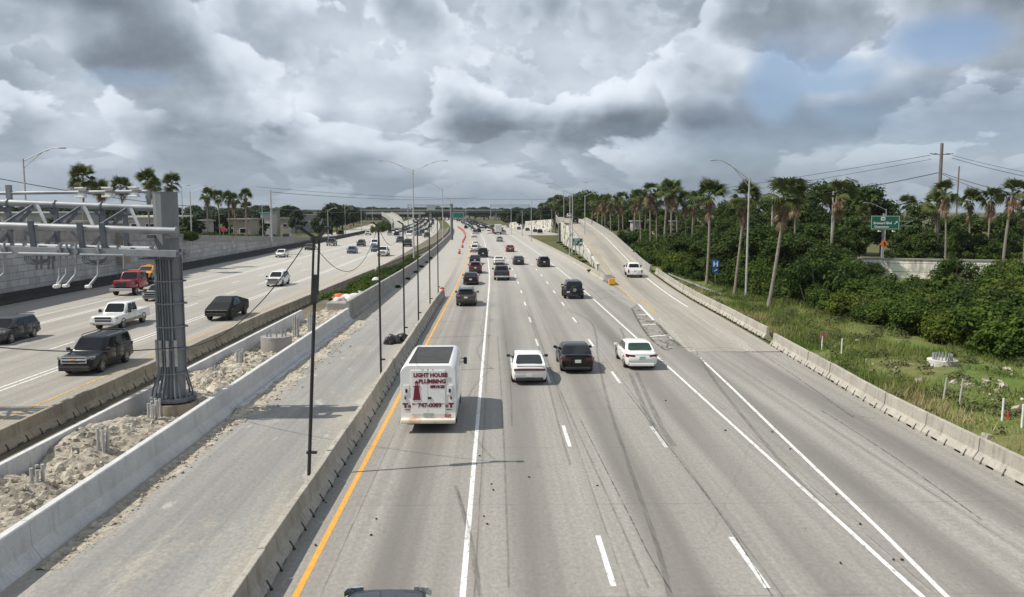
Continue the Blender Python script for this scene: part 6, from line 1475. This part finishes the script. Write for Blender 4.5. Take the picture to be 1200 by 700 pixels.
# small weeds by the median
for i in range(26):
    y = 78 + i * 3.1; q = Vector((-14.6 + .9 * math.sin(i * 2.2), y, -.15)); s = rr.uniform(.28, .5) * (1.5 if y < 120 else 1.1); BUSH.put(q, (s, s * 1.2, s * .8), rr.uniform(0, 6), 'small green weed bush in the median beyond the white bags', 'weeds of the median')
for i in range(6):
    y = 96 + i * 11.5; s = rr.uniform(.12, .2); BUSH.put((-11.5 + off(y), y, -.05), (s, s * 1.2, s), rr.uniform(0, 6), 'tiny weed growing at the foot of the older median wall', 'weeds at the wall foot')
for i in range(10):
    y = 118 + i * 12; s = rr.uniform(.15, .3); BUSH.put((min(wallx(y) - 1.1, 30), y, -.1), (s, s * 2, s), rr.uniform(0, 6), 'low weed on the grass island at the foot of the ramp wall', 'weeds of the island')
for i, (a, pt, Y) in enumerate(((445, 258, 345), (452, 256, 360), (440, 262, 330), (456, 259, 350))):
    q = PY(a, pt, Y); BUSH.put((q.x, Y, -.2), (.8, .8, q.z / 3.2), i, 'dark bush growing at the foot of the flyover ramp', 'bushes under the flyover')
for i in range(26):
    a = 216 + i * 4.1; Y = 128 + i * 3.2; q = PY(a, 268, Y); s = rr.uniform(.5, .7); BUSH.put((q.x, Y, wz(Y)), (s * 1.2, s, s * .8), i, 'hedge shrub on top of the block retaining wall', 'hedge on the retaining wall')
for i, (a, pt, Y) in enumerate(((735, 267, 192), (745, 266, 190), (757, 267, 185), (769, 268, 180), (783, 268, 175), (796, 269, 170), (808, 270, 150), (822, 272, 140))):
    q = PY(a, pt, Y); BUSH.put((q.x, Y, -.2), (1.5, 1.5, (q.z + .2) / 3.0), i * 1.7, 'leafy shrub under the palm row at the foot of the trunks', 'shrubs under the palm row')
BUSH.clean()
# --- trees
GT = 'dark trees behind the right hand palms'
for i, (px, pt, Y) in enumerate(((664, 231, 330), (676, 227, 300), (690, 224, 290), (702, 231, 280), (716, 234, 270), (730, 236, 262), (745, 240, 250), (760, 241, 240), (775, 244, 230), (790, 246, 220), (806, 243, 215), (820, 243, 205), (838, 246, 190), (852, 236, 200), (866, 235, 190), (884, 233, 185), (899, 230, 180), (905, 248, 150), (920, 252, 140), (880, 252, 150), (850, 256, 150), (940, 236, 150))):
    v = PY(px, pt, Y); s = v.z / 10.0; TREE.put((v.x, Y, 0), (max(s, .95), max(s, .95), s), i * 1.3, 'dark green tree in the wooded band behind the palm row', GT)
for i, (px, pt, Y, w, lab) in enumerate(((945, 226, 165, 1.5, 'large dark tree with a domed crown left of the palm with the brown skirt'), (968, 214, 172, 1.7, 'tall dark tree above the lamp post with the right arm'), (992, 212, 168, 1.8, 'largest dark tree with a broad crown left of the green street sign'), (1016, 218, 165, 1.7, 'broad dark tree above the green street sign'), (1036, 234, 165, 1.4, 'sloping right edge of the dark tree mass behind the green sign'), (1000, 254, 134, 1.0, 'mid green tree left of the green street sign'), (1066, 254, 130, 1.0, 'mid green tree right of the orange diamond sign'), (1082, 238, 138, 1.1, 'green tree left of the tall utility pole'), (1105, 256, 124, 1.0, 'tree at the foot of the tall utility pole'), (1130, 250, 130, 1.1, 'yellow green tree right of the two utility poles'), (1155, 256, 126, 1.1, 'tree behind the windswept palms'), (1180, 250, 132, 1.2, 'tree near the right edge behind the palms'), (1210, 245, 135, 1.3, 'tree cut off by the right edge'), (960, 262, 122, 1.0, 'dark tree behind the tan wall'), (1052, 274, 119, .7, 'small tree behind the white wall below the orange sign'), (1085, 272, 116, .8, 'small tree behind the white wall left of the palm trunks'), (980, 266, 120, .85, 'small tree at the corner of the white wall'), (1150, 276, 112, .75, 'small tree behind the right part of the white wall'), (1125, 272, 114, .75, 'small tree behind the middle of the white wall'), (1185, 272, 113, .8, 'small tree behind the white wall at the right edge'))):
    v = PY(px, pt, Y); s = v.z / 10.0; TREE.put((v.x, Y, 0), (max(s, w * .9), max(s, w * .9), s), i * 2.1, lab)
rr = random.Random(91); px = 748
for row in (2, 3, 4, 5):
    px = 752 + row * 9
    while px < 978:
        q = P(px, lerp_edge(px) - 2); y = q.y + row * 3.8 + rr.uniform(-1, 1); x = q.x * (y / q.y)
        ht = float(np.interp(px, [740, 800, 880, 950, 980], [3.6, 5.0, 6.6, 5.8, 4.0])) * rr.uniform(.82, 1.12) + (row - 2) * .25; s = ht / 10.0
        TREE.put((x, y, -.9), (s * 1.15, s * 1.15, s * 1.08), rr.uniform(0, 6), 'dark young tree rising out of the dense belt left of the white block wall', 'young trees of the dense belt'); px += 5200 / y * .62
TREE.clean()
rr = random.Random(33); GF = 'far tree line'
for i in range(120):
    px = rr.uniform(-20, 560); Y = rr.uniform(330, 620); pt = rr.uniform(240.5, 248)
    if 425 < px < 560: Y = rr.uniform(800, 900); pt = rr.uniform(242, 245)
    v = PY(px, pt, Y); s = max(v.z / 9.0, .6)
    FAR.put((v.x, Y, 0), (s * 1.4, s * 1.2, s), i, 'small distant tree in the left tree line on the horizon', GF)
for i in range(80):
    px = rr.uniform(395, 690); Y = rr.uniform(785, 930); pt = rr.uniform(242.5, 246)
    v = PY(px, pt, Y); s = max(v.z / 9.0, .6)
    FAR.put((v.x, Y, 0), (s * 1.7, s * 1.2, s), i, 'tiny tree in the dark belt beyond the far overpass', 'trees beyond the overpass')
for i in range(46):
    px = rr.uniform(596, 690); Y = rr.uniform(400, 640); pt = rr.uniform(243, 249) - (px > 640) * 4
    v = PY(px, pt, Y); s = max(v.z / 9.0, .6)
    FAR.put((v.x, Y, 0), (s * 1.3, s * 1.2, s), i, 'small distant dark tree beyond the white wall', 'far trees on the right')
for i in range(24):
    px = rr.uniform(-20, 300); Y = rr.uniform(150, 260); pt = rr.uniform(249, 257); v = PY(px, pt, Y); s = max((v.z - 1.5) / 9.0, .35)
    FAR.put((v.x, Y, 1.5), (s * 1.1, s * 1.1, s), i, 'green tree among the houses behind the block retaining wall', 'trees among the left houses')
for i, (px, pt, Y, lab) in enumerate(((388, 237, 300, 'dark feathery tree standing above the left tree line'), (394, 239, 310, 'dark tree beside the feathery one on the left'), (372, 256, 270, 'green tree beside the slip road'), (384, 258, 280, 'green tree right of the one beside the slip road'), (300, 254, 210, 'tall shrub like tree left of the pale utility pole'), (346, 246, 320, 'dark tree right of the squat stone block'))):
    v = PY(px, pt, Y); s = v.z / 9.0; FAR.put((v.x, Y, 0), (s * .8, s * .8, s), i, lab)
FAR.clean()
# --- grass
rs = np.random.RandomState(77)
def grass(n, fx, fy, hmin, hmax, w):
    x = fx(n); y = fy(n); keep = (x > np.interp(y, [0, 35, 45, 57, 67, 82, 100, 117], [17.3, 17.3, 17.9, 18.6, 19.1, 19.7, 20.9, 22.2]) + .75)
    return x[keep], y[keep]
n = 300000
y = 22 + 95 * rs.rand(n) ** 1.35; x = np.interp(y, [0, 35, 57, 82, 117], [17.9, 18.1, 19.5, 20.8, 23.3]) + 26 * rs.rand(n) ** 1.25
xx = np.sin(x * .55 + 1.7 * np.sin(y * .31)) * np.sin(y * .42 + 1.3 * np.sin(x * .47)); keep = (rs.rand(n) < np.clip(.62 + .5 * xx, .12, 1)); x, y, xx = x[keep], y[keep], xx[keep]; n = len(x)
h = (.15 + .42 * rs.rand(n) ** 2) * (1 + .5 * xx); a = rs.rand(n) * 6.28; lx = rs.normal(0, .16, n); ly = rs.normal(0, .16, n); w = .018 + .028 * rs.rand(n)
z = np.zeros(n)
V = np.stack([np.stack([x - w * np.cos(a), y - w * np.sin(a), z - .05], 1), np.stack([x + w * np.cos(a), y + w * np.sin(a), z - .05], 1), np.stack([x + lx, y + ly, h], 1)], 1).reshape(-1, 3)
m, nt = new_mat('verge grass blades'); at = nt.n('Attribute', attribute_name='tone').outputs['Fac']
c = nt.mix(nt.rng(at, 0, .75), (.085, .14, .028), (.18, .21, .06)); c = nt.mix(nt.rng(at, .72, .9), c, (.36, .30, .16))
finish(nt, c, .7, spec=.1, trans=.25)
tone = np.clip(.38 + .30 * np.sin(x * .8 + y * .2) * np.sin(y * .33) + rs.normal(0, .2, n) + .55 * np.exp(-((x - np.interp(y, [0, 35, 45, 57, 67, 82, 100, 117], [17.3, 17.3, 17.9, 18.6, 19.1, 19.7, 20.9, 22.2]) - 2.0) / 1.9) ** 2) * np.clip(np.sin(y * .21 + .6) + .35, 0, 1), 0, 1)
o = bpy.data.objects.new('verge_grass', np_mesh('verge_grass', V, 3, m, tone)); COL.objects.link(o); tag(o, 'rough green and straw coloured grass of the verge', 'grass', kind='stuff')
# rough dark weeds and pale rocks in the verge
mb = MB(); r2 = random.Random(4)
for cx_, cy_, n in ((1135, 455, 40), (1010, 432, 12), (1195, 440, 16), (1170, 520, 10), (990, 400, 10), (1185, 470, 14)):
    q = P(cx_, cy_)
    for k in range(n):
        s = .05 + .22 * r2.random() ** 3; mb.box((q.x + r2.gauss(0, 1.1), q.y + r2.gauss(0, .9), .12 + s * .3), (s * 1.4, s, s * .8), M=Euler((r2.uniform(-.5, .5), r2.uniform(-.5, .5), r2.uniform(0, 3))).to_matrix())
tag(mb.build('verge_rocks', M_RUBBLE), 'pale limestone rocks scattered in the verge grass', 'rocks', kind='stuff')
cl = []
for k in range(230):
    y_ = 26 + 70 * r2.random() ** 1.2; x_ = float(xbar(y_)) + 1.2 + 15 * r2.random(); cl.append((x_, y_, r2.uniform(.1, .35), r2.uniform(.25, .8), r2.uniform(.25, .65)))
o = bpy.data.objects.new('verge_weeds', leaf_cloud('verge_weeds', cl, 420, .075, leaf_material('weed leaves', (.05, .075, .025), (.12, .12, .055), (.09, .08, .04)), 8)); COL.objects.link(o); tag(o, 'low dark weeds growing through the verge grass', 'weeds', kind='stuff')
# ------------------------------------------------------------------ sky, sun, camera
EL = R(52); SD = Vector((-.975, -.22, 0)).normalized()          # towards the sun, on the ground plane
w = bpy.data.worlds.new('World'); S.world = w; w.use_nodes = True
nt = NT(w.node_tree)
sky = nt.n('TexSky', sky_type='NISHITA'); sky.sun_disc = False; sky.sun_elevation = EL; sky.sun_rotation = math.atan2(SD.x, SD.y); sky.air_density = 1.0; sky.dust_density = 1.5; sky.ozone_density = 1.2
d = nt.n('TexCoord').outputs['Generated']; sp = nt.n('SeparateXYZ'); nt.put(sp.inputs[0], d); X, Yc, Z = sp.outputs
az = nt.math('ARCTAN2', X, Yc); zc2 = nt.math('MAXIMUM', Z, .0)
def coords(dz=0.0, daz=0.0):                  # azimuth and a height axis that flattens the clouds towards the horizon
    c = nt.n('CombineXYZ'); nt.put(c.inputs[0], nt.math('ADD', az, daz))
    nt.put(c.inputs[1], nt.math('MULTIPLY', nt.math('LOGARITHM', nt.math('ADD', nt.math('ADD', zc2, dz), .09), 2.71828), .34)); return c.outputs[0]
def n2(vec, scale, detail=4, rough=.5, dist=0.0):
    x = nt.n('TexNoise', noise_dimensions='2D'); nt.put(x.inputs['Vector'], vec)
    for k, v in (('Scale', scale), ('Detail', detail), ('Roughness', rough), ('Distortion', dist)): nt.put(x.inputs[k], v)
    return x
def ell(px, py, rx, ry, warp):
    """soft ellipse round a sky direction, edge broken up by the warp noise"""
    v = ray(px, py).normalized(); a0 = math.atan2(v.x, v.y); z0 = v.z
    u = nt.math('DIVIDE', nt.math('SUBTRACT', az, a0), rx / F); q = nt.math('DIVIDE', nt.math('SUBTRACT', Z, z0), ry / F)
    r2 = nt.math('ADD', nt.math('MULTIPLY', u, u), nt.math('MULTIPLY', q, q))
    return nt.rng(nt.math('ADD', r2, nt.math('MULTIPLY', nt.math('SUBTRACT', warp, .5), 2.0)), 2.3, -.1, 0, 1, True)
c0 = coords(); warp = n2(c0, 9.0, 6, .55).outputs['Fac']; warp2 = n2(nt.vmath('ADD', c0, (3.3, 1.7, 0)), 11.0, 6, .55).outputs['Fac']
fine = nt.math('SUBTRACT', n2(nt.vmath('ADD', c0, (7.1, 2.2, 0)), 14.0, 5, .6).outputs['Fac'], .5)
L0 = nt.math('ADD', .42, nt.math('MULTIPLY', nt.math('SUBTRACT', n2(c0, 5.0, 5, .55).outputs['Fac'], .5), .55))
def layer(L, seed, f, t, dz, top, base, op, daz=-.012):
    """one deck of cumulus: crisp ragged tops that catch light, soft grey bellies"""
    def D(dz_, da, det, ro):
        c = nt.vmath('ADD', nt.vmath('MULTIPLY', coords(dz_, da), (.92, 1.0, 1)), (seed, seed * .7, 0))
        return n2(c, f, det, ro, .12).outputs['Fac']
    m_ = nt.rng(D(0, 0, 7, .5), t - .010, t + .026, 0, op, True)
    sh = nt.rng(D(dz, daz, 4, .45), t - .10, t + .17, 0, 1, True)
    lum = nt.math('ADD', nt.math('SUBTRACT', top, nt.math('MULTIPLY', sh, top - base)), nt.math('MULTIPLY', fine, .28))
    x = nt.n('Mix', data_type='FLOAT'); nt.put(x.inputs[0], m_); nt.put(x.inputs[2], L); nt.put(x.inputs[3], lum); return x.outputs[0]
L1 = layer(L0, 2.3, 12.0, .48, .011, .62, .36, .5)
L1 = layer(L1, 8.1, 6.6, .48, .019, .72, .28, .85)
L1 = layer(L1, 4.6, 4.2, .51, .030, .70, .19, .9)
dark = None
for e in ((770, 112, 210, 55, .06), (790, 150, 200, 22, .07), (560, 162, 320, 26, .05), (130, 75, 260, 50, .09), (40, 110, 130, 40, .05), (440, 162, 170, 24, .08), (960, 5, 340, 24, .12), (1190, 140, 130, 38, .11), (640, 145, 220, 22, .08), (330, 5, 300, 18, .06), (1130, 95, 120, 30, .04)):
    t = nt.math('MULTIPLY', ell(*e[:4], warp), e[4]); dark = t if dark is None else nt.math('ADD', dark, t)
lite = None
for e in ((650, 60, 150, 50, .12), (420, 80, 130, 60, .17), (205, 115, 130, 26, .15), (345, 130, 120, 24, .14), (690, 110, 90, 18, .12), (30, 30, 70, 25, .10), (1080, 40, 80, 28, .10), (860, 165, 80, 16, .10), (1150, 75, 90, 25, .14), (1020, 100, 40, 14, .12)):
    t = nt.math('MULTIPLY', ell(*e[:4], warp2), e[4]); lite = t if lite is None else nt.math('ADD', lite, t)
lum = nt.math('SUBTRACT', nt.math('ADD', L1, nt.math('MULTIPLY', lite, .7)), nt.math('MULTIPLY', dark, .9))
lum = nt.rng(lum, -.20, .98, .10, .84, True)
cloud = nt.mix(nt.rng(lum, .1, .75), (.77, .93, 1.16), (.92, 1.0, 1.09))
cloud = nt.vmath('MULTIPLY', cloud, nt.vmath('SCALE', (1, 1, 1), None, lum))
cloud = nt.vmath('SCALE', cloud, None, 10.0)                    # world strength is 0.1
blue = None
for e in ((1105, 45, 48, 22, .9), (975, 88, 44, 15, .6), (1010, 118, 140, 22, .28), (905, 100, 24, 36, .7), (145, 92, 40, 9, .4), (1060, 172, 280, 34, .42), (560, 135, 22, 10, .1), (940, 60, 50, 22, .2)):
    t = nt.math('MULTIPLY', ell(*e[:4], warp), e[4]); blue = t if blue is None else nt.math('ADD', blue, t)
blue = nt.math('MINIMUM', blue, .82)
bl = nt.vmath('MULTIPLY', sky.outputs[0], (.85, .92, 1.05))
bl = nt.mix(.35, bl, (3.0, 4.0, 5.6))
col = nt.mix(blue, cloud, bl)
# pale grey-blue band low over the horizon
col = nt.mix(nt.rng(Z, .085, 0.0, 0, .82, True), col, (2.3, 2.8, 3.3))
col = nt.mix(nt.rng(Z, 0, -.02), col, (1.6, 1.6, 1.5))
bg = nt.n('Background'); nt.put(bg.inputs['Color'], col); nt.put(bg.inputs['Strength'], .1); o = nt.n('OutputWorld'); nt.t.links.new(bg.outputs[0], o.inputs[0])
w.cycles.sampling_method = 'MANUAL'; w.cycles.sample_map_resolution = 512
sun = bpy.data.lights.new('sun', 'SUN'); sun.energy = 4.7; sun.angle = R(.6); sun.color = (1.0, .94, .84)
so = bpy.data.objects.new('sun', sun); COL.objects.link(so)
dirv = -(SD * math.cos(EL) + Vector((0, 0, math.sin(EL)))); so.rotation_euler = dirv.to_track_quat('-Z', 'Y').to_euler(); so.location = (-40, 0, 60)
# thin summer haze: one closed box of even air round the scene
m, nt = new_mat('haze'); vp = nt.n('VolumePrincipled'); nt.put(vp.inputs['Color'], (.78, .86, .95)); nt.put(vp.inputs['Density'], .00007); nt.put(vp.inputs['Anisotropy'], .2); oo = nt.n('OutputMaterial'); nt.t.links.new(vp.outputs[0], oo.inputs['Volume'])
hz = MB().box((0, 1950, 21), (5200, 4300, 45)).build('haze', m); tag(hz, 'thin pale summer haze over the far motorway', 'haze', kind='stuff'); hz.display_type = 'WIRE'
cam = bpy.data.cameras.new('camera'); cam.sensor_width = 36; cam.sensor_fit = 'HORIZONTAL'; cam.lens = F / 1200 * 36; cam.clip_start = .5; cam.clip_end = 12000
co = bpy.data.objects.new('camera', cam); COL.objects.link(co); co.location = (0, 0, CAMH); co.rotation_euler = (PI / 2 - TH, 0, -PSI); S.camera = co
S.view_settings.view_transform = 'Standard'; S.view_settings.look = 'None'; S.view_settings.exposure = 0.22; S.view_settings.gamma = 1.0
S.render.film_transparent = False
